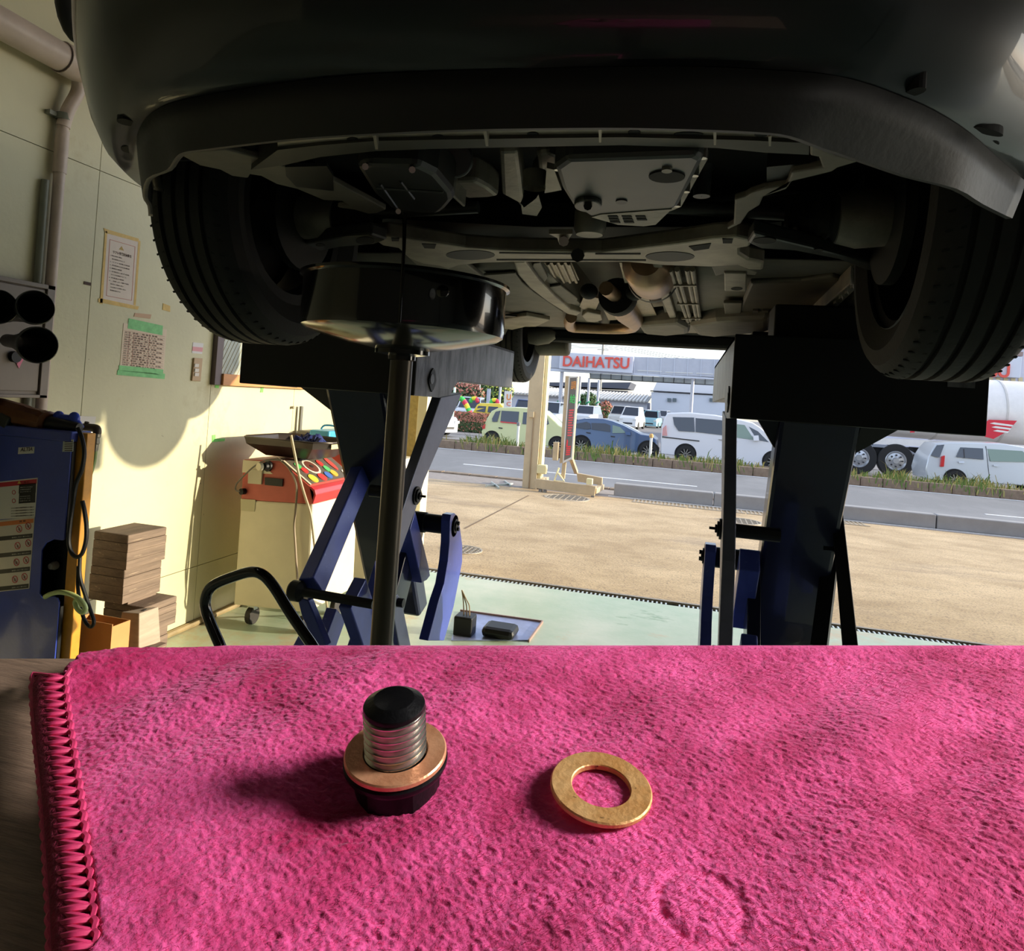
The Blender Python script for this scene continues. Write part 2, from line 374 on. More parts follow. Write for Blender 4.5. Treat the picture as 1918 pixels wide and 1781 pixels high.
lipA = [(-.72, 1.10), (-.66, 1.03), (-.622, .977), (-.531, .884), (-.463, .846), (-.41, .80), (-.38, .78), (-.338, .770), (-.214, .747), (-.128, .738), (.02, .732), (.174, .738), (.262, .748), (.334, .761), (.371, .775), (.41, .812), (.459, .856), (.518, .910), (.587, .962), (.64, 1.03), (.70, 1.10)]
lipB = [(-.745, 1.13), (-.66, 1.02), (-.566, .897), (-.488, .823), (-.433, .785), (-.376, .761), (-.282, .740), (-.20, .726), (-.121, .718), (-.05, .717), (.074, .722), (.18, .729), (.276, .739), (.347, .754), (.40, .768), (.44, .790), (.483, .825), (.532, .871), (.594, .946), (.66, 1.04), (.725, 1.13)]
dD = [(-.80, 1.18), (-.77, 1.10), (-.71, 1.0), (-.56, .84), (-.454, .757), (-.38, .727), (-.30, .709), (-.247, .702), (-.17, .699), (-.114, .698), (.075, .711), (.18, .723), (.275, .735), (.35, .748), (.416, .764), (.445, .778), (.471, .797), (.56, .872), (.636, .960), (.72, 1.06), (.78, 1.18)]
def outw(c, d):
    out = []
    for i, (x, y) in enumerate(c):
        a = c[max(0, i-1)]; b = c[min(len(c)-1, i+1)]; t = V((b[0]-a[0], b[1]-a[1])).normalized(); out.append((x+t.y*d, y-t.x*d))
    return out
def crow(c, z, k=3): return smoothpts([P3(x, y, z) for x, y in c], k)
lip = MB(); lip.grid([crow(lipB, 1.952), crow([(a[0]*.4+b[0]*.6, a[1]*.4+b[1]*.6) for a, b in zip(lipA, lipB)], 1.925), crow(lipA, 1.893), crow(outw(lipA, -.006), 1.894)])
lip.build('front_lip', m_lip, car, smooth=True, solid=.004)
bp = MB(); bp.grid([crow(outw(lipB, -.02), 1.951), crow(lipB, 1.954), crow(outw(dD, -.008), 1.962), crow(dD, 1.969), crow(outw(dD, .016), 1.985), crow(outw(dD, .038), 2.03), crow(outw(dD, .058), 2.10), crow(outw(dD, .066), 2.19), crow(outw(dD, .055), 2.30), crow(outw(dD, .01), 2.42), crow(outw(dD, -.06), 2.52)])
bp.build('bumper', m_paint, car, smooth=60, solid=.004)
for px, py, rx, ry, ang, z in [(1715, 172, 21, 7, -15, 1.962), (1850, 247, 30, 6, 14, 1.961), (236, 229, 18, 6, 12, 1.962), (246, 281, 20, 7, 8, 1.957), (1855, 268, 17, 5, 3, 1.956)]:
    a = math.radians(ang)
    pts = [onZ(px+rx*math.cos(t)*math.cos(a)-ry*math.sin(t)*math.sin(a), py+rx*math.cos(t)*math.sin(a)+ry*math.sin(t)*math.cos(a), .0+1.9555) for t in np.linspace(0, 2*math.pi, 17)[:-1]]
    MB().prism(pts, (0, 0, .02)).build('slot', m_dark, car)
# fender sides and bonnet above the frame (keep the car a closed volume)
for s in (-1, 1):
    f = MB(); f.grid([[P3(s*.80, y, z) for y in (1.12, 1.19)] + [P3(s*(.85 if z < 2.4 else .80), y, z) for y in (1.86, 2.6, 3.6, 4.3, 4.5)] for z in (2.32, 2.45, 2.6)])
    f.build('body_side', m_paint, car, solid=.01, smooth=True)
    f = MB(); f.grid([[P3(s*.80, y, z) for y in (1.86, 3.72)] for z in (1.93, 2.1, 2.34)]); f.build('door_sill', m_paint, car, solid=.01)
    f = MB(); f.grid([[P3(s*.82, y, z) for y in (4.42, 4.47, 4.52)] for z in (2.02, 2.1, 2.34)]); f.build('rear_side', m_paint, car, solid=.01)
MB().bb(P3(-.84, .95, 2.58), P3(.84, 4.5, 2.66)).build('body_top', m_paint, car, bevel=.03)
MB().bb(P3(-.82, 4.44, 1.99), P3(.82, 4.53, 2.6)).build('rear_bumper', m_paint, car, bevel=.03)
mr = MB(); mr.sphere(onY(150, 5, 1.9), .13, 16, 10, (.36, .7, 1.1)); mr.build('side_mirror', m_lip, car, smooth=True)
# black plate painting the dark of the engine bay above the mechanical parts
MB().bb(P3(-.62, .82, 2.13), P3(.62, 1.98, 2.17)).build('bay_shade_plate', m_dark, car)
for s in (-1, 1):
    a = [(s*.62+.24*s*(1-math.cos(t))*.0, 1.51-.40*math.cos(t), 2.0+.40*math.sin(t)) for t in np.linspace(0, math.pi, 13)]
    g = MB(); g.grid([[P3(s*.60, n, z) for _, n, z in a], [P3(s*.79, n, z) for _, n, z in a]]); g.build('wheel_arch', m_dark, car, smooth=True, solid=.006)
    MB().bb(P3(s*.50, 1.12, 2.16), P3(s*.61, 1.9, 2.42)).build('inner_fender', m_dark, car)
def pl(name, z, th, pts, mat, parent=None, bevel=0., **k):
    return MB().prism([onZ(x, y, z) for x, y in pts], (0, 0, th)).build(name, mat, parent or car, bevel=bevel, **k)
def ell(cx, cy, rx, ry, n=20): return [(cx+rx*math.cos(t), cy+ry*math.sin(t)) for t in np.linspace(0, 2*math.pi, n+1)[:-1]]
def shr(pts, k):
    cx = sum(p[0] for p in pts)/len(pts); cy = sum(p[1] for p in pts)/len(pts)
    return [(cx+(x-cx)*k, cy+(y-cy)*k) for x, y in pts]
def dish(name, zb, zt, pts, k, mat, bev=.006):
    """a pan: bottom outline (as seen) and a wider top rim"""
    b = [onZ(x, y, zb) for x, y in pts]; c = sum(b, V())/len(b)
    t = [V((c.x+(p.x-c.x)*k, c.y+(p.y-c.y)*k, zt)) for p in b]
    return MB().loft([b, t]).build(name, mat, car, bevel=bev)
# radiator crossmember
top = [(520, 250), (700, 238), (900, 230), (1100, 228), (1300, 232), (1440, 242), (1515, 256)]
mid = [(520, 281), (600, 272), (704, 264), (808, 262), (996, 259), (1168, 257), (1380, 262), (1515, 268)]
bot = [(470, 318), (534, 309), (600, 294), (704, 283), (808, 279), (996, 275), (1168, 272), (1340, 277), (1434, 286), (1515, 290)]
cm = pl('crossmember', 1.945, .02, top+mid[::-1], m_steel)
pl('lower_web', 1.94, .03, mid+bot[::-1], M('web_steel_shaded', (72, 70, 64), .55, .4, var=.15, scale=10), cm)  # darker grey paints the shaded web under the lighter flange
for x, y, h in [(700, 252, 28), (907, 246, 28), (1123, 241, 26), (1338, 246, 26), (1441, 256, 18)]:
    pl('fin', 1.928, .014, [(x-2, y), (x+4, y-2), (x+(8 if x < 1000 else 3), y+h), (x+(3 if x < 1000 else -1), y+h)], m_steel, cm)
for x, y, rx, ry in [(660, 262, 11, 4), (820, 257, 11, 4), (998, 252, 11, 4), (1188, 249, 12, 5), (1290, 252, 28, 4), (1425, 253, 12, 4)]:
    pl('hole', 1.944, .004, ell(x, y, rx, ry), m_dark, cm)
pl('side_bracket', 1.95, .012, [(336, 290), (373, 310), (411, 318), (434, 330), (465, 334), (469, 327), (488, 330), (517, 345), (555, 354), (605, 375), (640, 377), (656, 387), (631, 389), (663, 393), (690, 401), (706, 400), (723, 393), (625, 341), (600, 325), (532, 312), (500, 301), (420, 280), (348, 285)], m_under, bevel=.003)
pl('bracket_recess', 1.9485, .006, [(534, 313), (612, 311), (624, 330), (625, 358), (555, 350), (536, 330)], m_panb)
pl('side_bracket', 1.95, .012, [(1530, 276), (1565, 292), (1609, 303), (1569, 315), (1559, 322), (1484, 340), (1473, 355), (1430, 369), (1423, 385), (1403, 397), (1388, 419), (1363, 431), (1362, 427), (1374, 420), (1376, 375), (1396, 369), (1407, 362), (1433, 354), (1473, 348), (1482, 324), (1540, 314), (1533, 295), (1517, 292), (1517, 268)], m_under, bevel=.003)
pl('bracket_web', 1.96, .03, [(1436, 313), (1530, 304), (1536, 314), (1482, 326), (1474, 347), (1436, 353)], m_panb)
# engine oil pan
op = [(1063, 300), (1040, 316), (1052, 354), (1072, 385), (1105, 406), (1157, 421), (1205, 424), (1226, 421), (1253, 399), (1272, 385), (1318, 300), (1300, 292)]
opn = dish('oil_pan', 1.93, 1.99, op, 1.03, m_panm, .008)
pl('ledge', 1.9285, .003, [(1125, 402), (1258, 392), (1228, 421), (1205, 424), (1157, 421), (1108, 407)], m_alu2, opn)
pl('pan_flange', 1.96, .012, [(1326, 297), (1314, 291), (1255, 396), (1276, 387)], m_alu2, opn)
for x, y in [(1316, 297), (1301, 330), (1285, 360), (1268, 387), (1045, 319)]: MB().cyl(onZ(x, y, 1.945), onZ(x, y, 1.945)+V((0, 0, .02)), .006, n=8).build('bolt', m_bolt, opn)
pl('drain_boss', 1.922, .01, ell(1101, 387, 26, 11), m_panm, opn, bevel=.003); MB().cyl(onZ(1101, 386, 1.915), onZ(1101, 386, 1.925), .007, n=8).build('drain_plug', m_dark, opn)
pl('hole', 1.9275, .003, ell(1164, 379, 11, 4), m_panb, opn); pl('pocket', 1.9275, .003, ell(1249, 332, 34, 11), m_dark, opn); pl('boss', 1.926, .004, ell(1249, 321, 10, 4), m_alu2, opn)
for i in range(3):
    for j in range(3):
        if i == 2 and j == 2: continue
        x, y = 1138+i*26+j*2, 405+j*5; pl('vent', 1.9272, .002, [(x, y), (x+18, y), (x+20, y+3), (x+2, y+3)], m_dark, opn)
# gearbox pan
gp = [(669, 316), (700, 364), (733, 393), (792, 401), (823, 401), (836, 391), (850, 375), (848, 362), (819, 328), (783, 310), (688, 308)]
gpn = dish('gearbox_pan', 1.925, 1.985, gp, 1.05, m_panb, .01)
for a, b in [((705, 352), (830, 360)), ((712, 345), (745, 392)), ((750, 340), (775, 372))]: MB().tube([onZ(*a, 1.924), onZ(*b, 1.924)], .0025, 6).build('rib', m_panm, gpn)
for x, y in [(684, 312), (772, 318), (746, 396)]: MB().cyl(onZ(x, y, 1.918), onZ(x, y, 1.93), .005, n=8).build('bolt', m_bolt, gpn)
MB().bb(onZ(842, 366, 1.94), onZ(853, 388, 1.94)+V((.02, 0, .04))).build('connector', m_alu2, gpn, bevel=.004)
# engine castings between the pans
pl('casting', 1.97, .05, [(846, 340), (890, 339), (915, 352), (935, 368), (918, 371), (877, 373), (858, 366), (840, 345)], m_alu2, bevel=.008)
pl('casting', 2.0, .05, [(935, 285), (972, 284), (985, 400), (1000, 402), (1008, 388), (995, 345), (1010, 330), (1005, 290), (1030, 287), (1060, 300), (1030, 315), (1022, 355), (1012, 372), (980, 396), (968, 380), (940, 365)], m_alu2, bevel=.008)
MB().lathe([(.02, 0), (.02, .03), (.013, .03), (.013, .002)], onZ(1000, 353, 1.96), n=20).build('boss', m_alu2, car, smooth=True)
MB().cyl(onZ(853, 298, 1.98), onZ(853, 298, 2.04), .03, n=20).build('filter_cap', m_panm, car, smooth=True, bevel=.004)
pl('mount_plate', 1.965, .01, [(1024, 315), (1038, 318), (1052, 356), (1020, 362)], m_steel)
pl('mount_bracket', 1.955, .01, [(1028, 438), (1072, 438), (1066, 447), (1060, 458), (1048, 458), (1044, 446)], m_steel)
MB().cyl(onZ(1056, 452, 1.94), onZ(1056, 452, 1.97), .011, n=8).build('mount_bolt', m_bolt, car)
MB().lathe([(.001, 0), (.028, 0), (.034, .012), (.034, .05), (.001, .05)], onZ(1104, 440, 1.95), n=24).build('engine_mount', m_alu2, car, smooth=True)
MB().lathe([(.001, 0), (.014, 0), (.014, .04), (.02, .05), (.001, .05)], onZ(1314, 368, 1.95), n=12).build('sensor', m_panb, car, smooth=True)
pl('bay_shade_strip', 2.03, .06, [(480, 372), (700, 408), (1000, 425), (1350, 425), (1640, 400), (1640, 440), (1380, 445), (1190, 468), (950, 470), (760, 446), (560, 430), (470, 410)], m_dark)  # black plate put where the engine bay falls into shade
# front subframe
sf = [(694, 445), (725, 442), (767, 448), (819, 456), (871, 464), (934, 469), (1000, 471), (1126, 473), (1189, 466), (1272, 456), (1335, 447), (1380, 444), (1409, 451), (1405, 462), (1386, 465), (1386, 476), (1403, 487), (1431, 493), (1429, 506), (1400, 505), (1380, 497), (1332, 500), (1240, 497), (1175, 491), (962, 491), (900, 493), (862, 497), (840, 505), (822, 498), (790, 494), (765, 484), (745, 465), (715, 460)]
sub = pl('subframe', 1.95, .035, sf, m_steel, bevel=.006)
for x, y, rx, ry in [(881, 478, 46, 9), (1255, 481, 46, 9)]: pl('recess', 1.9488, .004, ell(x, y, rx, ry), M('recess_shade', (44, 42, 40), .6), sub)  # flat dark discs paint the shade of two pressed recesses
for pts in [[(935, 473), (1085, 475), (1085, 477), (935, 475)], [(1115, 475), (1200, 475), (1200, 477), (1115, 477)], [(930, 486), (1210, 487), (1210, 489), (930, 488)], [(790, 457), (817, 458), (814, 466), (795, 465)], [(1290, 462), (1332, 456), (1328, 466), (1300, 470)], [(733, 446), (748, 447), (747, 452), (734, 452)], [(1353, 448), (1373, 448), (1371, 456), (1354, 456)]]:
    pl('slot', 1.9486, .003, pts, m_dark, sub)
MB().cyl(onZ(1082, 478, 1.935), onZ(1082, 478, 1.955), .016, n=8).build('centre_bolt', m_panb, sub)
for pts in [[(765, 483), (800, 470), (845, 474), (880, 500), (905, 520), (870, 524), (820, 506), (780, 497)], [(1332, 500), (1352, 492), (1390, 490), (1400, 503), (1420, 510), (1416, 516), (1390, 514), (1360, 512), (1340, 518)]]:
    pl('brace', 1.962, .015, pts, m_under, sub, bevel=.004)
pl('bracket', 1.955, .012, [(1356, 512), (1398, 513), (1398, 546), (1357, 545)], m_steel, sub, bevel=.003); pl('hole', 1.954, .003, ell(1380, 541, 11, 3), m_dark, sub)
arms = [[(470, 500), (490, 489), (511, 478), (574, 456), (640, 444), (694, 440), (725, 450), (702, 458), (640, 463), (565, 479), (530, 497), (510, 515), (480, 520)], [(1411, 437), (1457, 449), (1528, 466), (1640, 495), (1676, 512), (1674, 519), (1621, 506), (1569, 486), (1486, 470), (1423, 466), (1400, 455)]]
for i, a in enumerate(arms):
    ca = pl('control_arm', 1.935, .03, a, m_panm, bevel=.006)
    for e in ([(600, 459, 9, 3), (684, 451, 18, 7)] if i == 0 else [(1533, 469, 9, 3), (1432, 451, 22, 6)]): pl('hole', 1.934, .003, ell(*e), m_dark, ca)
# drive shafts with rubber boots
for s in (-1, 1):
    a, b = P3(s*.20, 1.50, 2.02), P3(s*.60, 1.51, 2.0); ds = MB().cyl(a, b, .014, n=12).build('drive_shaft', m_panm, car, smooth=True)
    pr = []
    for k in range(15): pr.append(((.052-.0016*k)*(1 if k % 2 else .82), k*.009))
    MB().lathe(pr, P3(s*.575, 1.51, 2.0), (-s, 0, 0), 20).build('boot', m_rub, ds, smooth=True)
    MB().lathe([(.02, -.02), (.055, -.02), (.06, .03), (.05, .07), (.02, .09)], P3(s*.62, 1.51, 2.0), (-s, 0, 0), 20).build('knuckle', m_alu2, car, smooth=True)
    MB().lathe([(.0, 0), (.13, 0), (.13, .02), (.0, .02)], P3(s*.66, 1.51, 2.0), (-s, 0, 0), 32).build('brake_disc', m_panb, car, smooth=True)
# wheels
def wheel(n, s, w=.19, r=.315):
    c = P3(s*.74, n, GZ+r); t = []
    def pr(x): return x
    prof = [(.215, -w*.42), (.26, -w*.52), (.29, -w*.5), (r-.012, -w*.44), (r-.003, -w*.38)]
    for gx in (-.25, -.08, .09, .26):
        prof += [(r, w*(gx-.03)), (r-.009, w*(gx-.025)), (r-.009, w*(gx+.025)), (r, w*(gx+.03))]
    prof += [(r-.003, w*.38), (r-.012, w*.44), (.29, w*.5), (.26, w*.52), (.215, w*.42)]
    wt = MB().lathe(prof, c, (1, 0, 0), 64).build('tyre', m_rub, car, smooth=30)
    sp = MB()
    for k in range(64):                      # shoulder sipes cut into the tread
        a = 2*math.pi*k/64
        for sd in (-1, 1):
            u = V((0, math.cos(a), math.sin(a))); u2 = V((0, math.cos(a+.03), math.sin(a+.03)))
            sp.bar(c+V((sd*w*.30, 0, 0))+u*(r-.0012), c+V((sd*w*.44, 0, 0))+u2*(r-.009), .004, .003, u.cross(V((1, 0, 0))))
    so_ = sp.build('sipe', m_dark, wt); so_['kind'] = 'stuff'
    rm = MB().lathe([(.216, -w*.44), (.222, -w*.40), (.20, -w*.36), (.195, w*.1), (.18, w*.2), (.19, w*.4), (.222, w*.42)], c, (1, 0, 0), 40).build('rim', m_rim, wt, smooth=True)
    MB().lathe([(.0, 0), (.19, .0), (.19, .02), (.0, .02)], c+V((s*w*.22, 0, 0)), (s, 0, 0), 32).build('wheel_disc', m_rim, rm)
    return wt
for n in (1.51, 4.09):
    for s in (-1, 1): wheel(n, s)
# ---------------------------------------------------------------- floor pan, tunnel and exhaust
fl = MB(); fl.grid([[P3(x, n, z) for x, z in ((-.80, 1.94), (-.72, 1.94), (-.70, 1.99), (-.36, 1.995), (-.16, 1.99), (-.13, 2.09), (.14, 2.09), (.17, 1.99), (.36, 1.995), (.70, 1.99), (.72, 1.94), (.80, 1.94))] for n in (1.88, 2.3, 2.8, 3.3, 3.75)])
fl.build('floor_pan', m_under, car, smooth=30, solid=.004)
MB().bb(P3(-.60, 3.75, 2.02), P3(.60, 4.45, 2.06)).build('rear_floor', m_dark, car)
for pts in [[(962, 492), (985, 491), (1010, 525), (1040, 556), (1068, 580), (1088, 586), (1080, 592), (1062, 588), (1025, 565), (992, 540), (970, 515)], [(1222, 497), (1240, 497), (1256, 560), (1270, 605), (1258, 606), (1240, 565)]]:
    pl('floor_rail', 1.965, .03, pts, m_steel, bevel=.006)
fp = [[(905, 516), (965, 512), (978, 530), (1000, 548), (1055, 585), (1000, 592), (940, 595), (940, 545)], [(1000, 494), (1012, 492), (1026, 520), (1020, 530), (1000, 528), (990, 512)], [(1018, 540), (1050, 535), (1082, 560), (1078, 570), (1058, 568)]]
for pts in fp: pl('floor_plate', 1.978, .008, pts, m_under, bevel=.003)
pl('side_cover', 1.975, .02, [(1405, 532), (1500, 528), (1560, 520), (1590, 530), (1560, 560), (1510, 600), (1490, 606), (1400, 604), (1385, 580)], M('side_cover', (92, 86, 76), .6, .2, var=.15, scale=7), bevel=.008)
for k in range(5): pl('stamped_rib', 1.968, .01, [(1410+k*19, 582), (1420+k*19, 582), (1418+k*19, 603), (1407+k*19, 603)], m_under)
sill = pl('jacking_sill', 1.935, .05, [(1592, 532), (1600, 545), (1515, 625), (1500, 618), (1520, 595)], m_steel, bevel=.004)
for k in range(9):
    x, y = 1592-k*10.5, 541+k*9.6; pl('weld_tab', 1.928, .008, [(x, y), (x+5, y-3), (x+8, y+2), (x+3, y+5)], m_alu2, sill)
pl('seat_bracket', 1.97, .012, [(1355, 568), (1390, 568), (1388, 592), (1358, 592)], m_under, bevel=.003)
# heat shields (corrugated plates)
for i, (pts, z) in enumerate([([(1015, 492), (1070, 492), (1085, 525), (1040, 532)], 2.0), ([(1095, 552), (1125, 560), (1112, 588), (1085, 575)], 1.985), ([(1128, 575), (1150, 580), (1175, 598), (1140, 600)], 1.985), ([(1190, 560), (1208, 545), (1232, 595), (1225, 606), (1195, 605)], 1.98), ([(1160, 492), (1178, 492), (1185, 530), (1170, 530)], 2.0)]):
    hs = pl('heat_shield', z, .006, pts, m_shield)
    if i == 0:
        for k in range(4): MB().tube([onZ(1026+k*13, 493, z-.002), onZ(1044+k*12, 528, z-.002)], .006, 8).build('corrugation', m_shield, hs, smooth=True)
ex = [onZ(1116, 492, 1.96), onZ(1118, 520, 1.97)]
exh = MB().lathe([(.001, -.10), (.040, -.10), (.066, -.07), (.070, 0), (.070, .16), (.060, .19), (.03, .21), (.001, .21)], P3(.155, 1.98, 1.985), (.02, 1, .02), 28).build('catalyst', m_exh, car, smooth=True)
MB().lathe([(.074, .17), (.077, .18), (.074, .19)], P3(.155, 1.98, 1.985), (.02, 1, .02), 28).build('clamp_ring', m_panb, exh, smooth=True)
p0 = onZ(1135, 540, 1.975); p1 = onZ(1155, 556, 1.975); p2 = onZ(1175, 585, 1.97); p3_ = onZ(1188, 600, 1.965)
MB().tube([p0, p1], .024, 12).build('exhaust_pipe', m_exh, car, smooth=True)
MB().lathe([(.02, 0), (.062, 0), (.066, .02), (.066, .06), (.06, .085), (.03, .1)], p1+V((0, -.03, 0)), (.1, 1, 0), 28).build('damper_ring', m_rub, car, smooth=True)
MB().tube([p1+V((0, .05, 0)), p2, p3_], [.05, .05, .04], 16).build('resonator', m_exh, car, smooth=True)
MB().tube(smoothpts([onZ(x, y, 1.965) for x, y in [(1185, 596), (1190, 606), (1182, 614), (1150, 616), (1090, 614), (1070, 612), (1066, 603), (1070, 594)]], 4), .026, 12).build('exhaust_bend', m_exh, car, smooth=True)
for x, y in [(1103, 546), (1189, 548)]: MB().sphere(onZ(x, y, 1.985), .04, 14, 8, (.8, 1, .7)).build('rubber_hanger', m_rub, car, smooth=True)
pl('tank_cover', 1.968, .02, [(1090, 592), (1100, 585), (1125, 590), (1128, 600), (1115, 604), (1098, 602)], m_steel, bevel=.004)
# brake and fuel lines with clips
lines = [((1255, 505), (1289, 604)), ((1268, 504), (1295, 604)), ((1287, 504), (1306, 604)), ((1297, 504), (1312, 604))]
bl = empty('tmp', (XC, 2.8, GZ)); bpy.data.objects.remove(bl)
for a, b in lines: MB().tube([onZ(*a, 1.966), onZ(*b, 1.966)], .0075, 8).build('fluid_line', m_steel, car, smooth=True)
for a, b in [((1262, 533), (1305, 533)), ((1269, 568), (1308, 568)), ((1277, 596), (1313, 595)), ((1284, 606), (1314, 606))]: MB().bar(onZ(*a, 1.96), onZ(*b, 1.96), .012, .010).build('line_clip', m_steel, car)
# rear: fuel tank, axle beam, silencer
tk = [(1292, 612), (1340, 604), (1380, 602), (1440, 600), (1440, 622), (1380, 628), (1340, 632), (1305, 628)]
dish('fuel_tank', 1.94, 2.02, tk, 1.08, m_under, .02)
dish('fuel_tank_lobe', 1.94, 2.02, [(1195, 612), (1270, 606), (1290, 616), (1290, 626), (1250, 630), (1205, 626)], 1.1, m_under, .02)
pl('engine_cover_clip', 1.95, .02, [(1390, 606), (1470, 604), (1470, 618), (1390, 620)], m_alu2)
MB().bb(P3(-.58, 4.16, 1.95), P3(.58, 4.28, 2.03)).build('axle_beam', m_dark, car, bevel=.02)
MB().tube([onY(992, 645, 4.34), onY(1068, 646, 4.34)], [.07, .07], 20).build('silencer', m_under, car, smooth=True, bevel=.02)
MB().lathe([(.02, 0), (.05, .0), (.06, .05), (.05, .12), (.02, .16)], P3(-.66, 4.09, 1.97), (1, 0, .05), 20).build('rear_hub', m_under, car, smooth=True)
for pts in [[(935, 600), (985, 592), (1030, 600), (1005, 612), (985, 612), (960, 618), (940, 615)]]: pl('rear_bracket', 1.955, .02, pts, m_steel, bevel=.004)
pl('parking_cable', 1.96, .006, [(935, 590), (1020, 597), (1020, 599), (935, 593)], m_panb)
# ================================================================ scissor lifts
m_lblk = M('lift_black', (12, 13, 17), .5, .2, var=.1, scale=20)
m_navy = M('lift_navy_lit', (62, 78, 168), .38, .1, var=.08, scale=14, coat=.25)  # navy lightened for the skylit side faces of the arms
mixlayer(m_navy, (120, 136, 205), 60, .66, .74, (1, 1, 1), 4)
m_scr = M('scratched_steel', (124, 124, 130), .45, .35, col2=(78, 78, 84), scale=14, bump=.15, bscale=40, stretch=(1, 1.6, .5), detail=10, lo=.4, hi=.62)
m_armst = M('arm_grey_blue', (120, 124, 150), .4, .25, var=.08, scale=16)
Cpx = [(826, 744), (866, 736), (795, 900), (778, 957), (748, 1040), (728, 1118), (716, 1125), (734, 1045), (741, 1010), (748, 976), (772, 900)]
Dpx = [(845, 964), (852, 961), (858, 967), (862, 988), (866, 1018), (866, 1052), (860, 1085), (850, 1136), (832, 1200), (802, 1200), (822, 1124), (832, 1094), (839, 1052), (842, 1018), (843, 976)]
Epx = [(778, 957), (768, 991), (790, 1092), (800, 1086), (806, 1078), (803, 1060)]
Hpx = [(737, 1118), (745, 1113), (752, 1122), (770, 1210), (748, 1210), (735, 1140)]
def lift(sg, label):
    mx = lambda X: X if sg < 0 else -.715-X
    P = lambda X, n, z: V((mx(X), n, z))
    yz = lambda pts, X: [(q.y, q.z) for q in [onX(x, y, X) for x, y in pts]]
    t = empty('scissor_lift', (mx(-1.1), 2.4, 0), label, 'car lift', 'scissor lifts under the car')
    def plate(name, pts, X, th, mat, parent=t, bev=.003):
        return MB().prism([P(X, n, z) for n, z in yz(pts, X)], (P(X-th, 0, 0)-P(X, 0, 0))).build(name, mat, parent, bevel=bev)
    # platform: front plate, scratched inner side, outer side, deck
    x0, x1, n0, n1, zt, zb = -1.462, -.835, 2.05, (3.31 if sg < 0 else 3.70), 1.817, 1.580
    pf = MB().bb(P(x0, n0, zb), P(x1+.004, n0+.012, zt)).build('front_plate', m_lblk, t, bevel=.004)
    side = [(n0+.012, zb), (n0+.012, zt), (n1, zt), (n1, 1.64), (2.50, 1.645), (2.44, 1.62), (2.40, 1.575)]
    sp = MB().prism([P(x1, n, z) for n, z in side], P(x1-.008, 0, 0)-P(x1, 0, 0)).build('side_plate', m_scr, t)
    MB().bb(P(x1-.008, 2.52, 1.64), P(x1-.06, n1-.01, 1.648)).build('flange', m_scr, sp)
    MB().prism([P(x0+.008, n, z) for n, z in side], P(x0, 0, 0)-P(x0+.008, 0, 0)).build('side_plate', m_scr, t)
    MB().bb(P(x0, n0+.012, zt-.01), P(x1, n1, zt)).build('deck', m_lblk, t)
    if sg > 0: MB().bb(P(-1.428, n0-.004, 1.702), P(-1.365, n0, 1.72)).build('wear_mark', m_scr, pf)
    lg = MB(); c = P(-.834, 2.205, 1.635)
    lg.prism([V((mx(-.834), 2.205+r*math.cos(a)*.9, 1.635+r*math.sin(a))) for a, r in zip(np.linspace(0, 2*math.pi, 13)[:-1], [.038, .033, .036, .04, .034, .033, .038, .034, .033, .04, .035, .034])], P(-.830, 0, 0)-P(-.834, 0, 0)); lg.build('safety_sticker', m_lblk, sp)
    MB().cyl(P(-.829, 2.195, 1.638), P(-.828, 2.195, 1.638), .017, n=16).build('sticker_mark', m_scr, sp)
    for n in (2.28, 3.05): MB().bb(P(-1.30, n-.06, zt), P(-.95, n+.10, 1.935 if sg < 0 else 1.93)).build('rubber_pad', m_lblk, t, bevel=.006)
    # broad centre beam
    bm_ = MB(); b0, b1 = (2.12, 1.59), (2.62, .70)
    xs = (-1.185, -.97)
    ring = lambda n, z, d: [P(xs[0], n, z), P(xs[1], n, z), P(xs[1], n+d, z+.03), P(xs[0], n+d, z+.03)]
    MB().loft([ring(b0[0], b0[1], .09), ring(b1[0], b1[1], .09)]).build('centre_beam', M('lift_navy_shaded', (17, 22, 52), .3, .1, var=.08, scale=14, coat=.4), t, bevel=.014)  # same navy painted near black, as shaded on faces towards the camera
    for s in (0, 1):
        X = xs[s]; d = -.10 if s == 0 else .06
        MB().prism([P(X, 2.13, 1.585), P(X+d, 2.13, 1.585), P(X+(0 if s else 0), 2.20, 1.50)], V((0, .02, 0))).build('gusset', m_lblk, t)
    # inner arm with pivot pin
    ca = plate('upper_arm', Cpx, -.832, .035, m_armst)
    pc = onX(779, 928, -.832); c = P(-.832, pc.y, pc.z)
    d = P(1, 0, 0)-P(0, 0, 0)
    for r, h in ((.030, .006), (.022, .012), (.012, .018), (.004, .034)): MB().cyl(c, c+d*h, r, n=18).build('pin', m_lblk, ca)
    MB().cyl(c-d*.16, c, .02, n=16).build('cross_shaft', m_lblk, ca)
    # lower curved plate with drums
    dp = plate('lower_plate', Dpx, -.80, .035, m_navy)
    pc = onX(852, 985, -.80); c = P(-.80, pc.y, pc.z)
    for r, h in ((.026, .005), (.018, .010)): MB().cyl(c, c+d*h, r, n=18).build('pin', m_lblk, dp)
    for a in (.011, -.011): MB().cyl(c+V((0, .003, a)), c+V((0, .003, a))+d*.016, .007, n=10).build('pin_bolt', m_lblk, dp)
    MB().lathe([(.001, 0), (.038, 0), (.038, .075), (.034, .08), (.034, .16), (.04, .165), (.04, .19), (.001, .19)], c-d*.19, d, 22).build('hinge_drum', m_lblk, t, smooth=30)
    plate('lower_arm', Epx, -.90, .06, m_navy)
    hp = plate('tie_link', Hpx, -.845, .02, m_armst)
    pc = onX(745, 1128, -.845); c = P(-.845, pc.y, pc.z); MB().cyl(c, c+d*.02, .014, n=10).build('pin', m_lblk, hp)
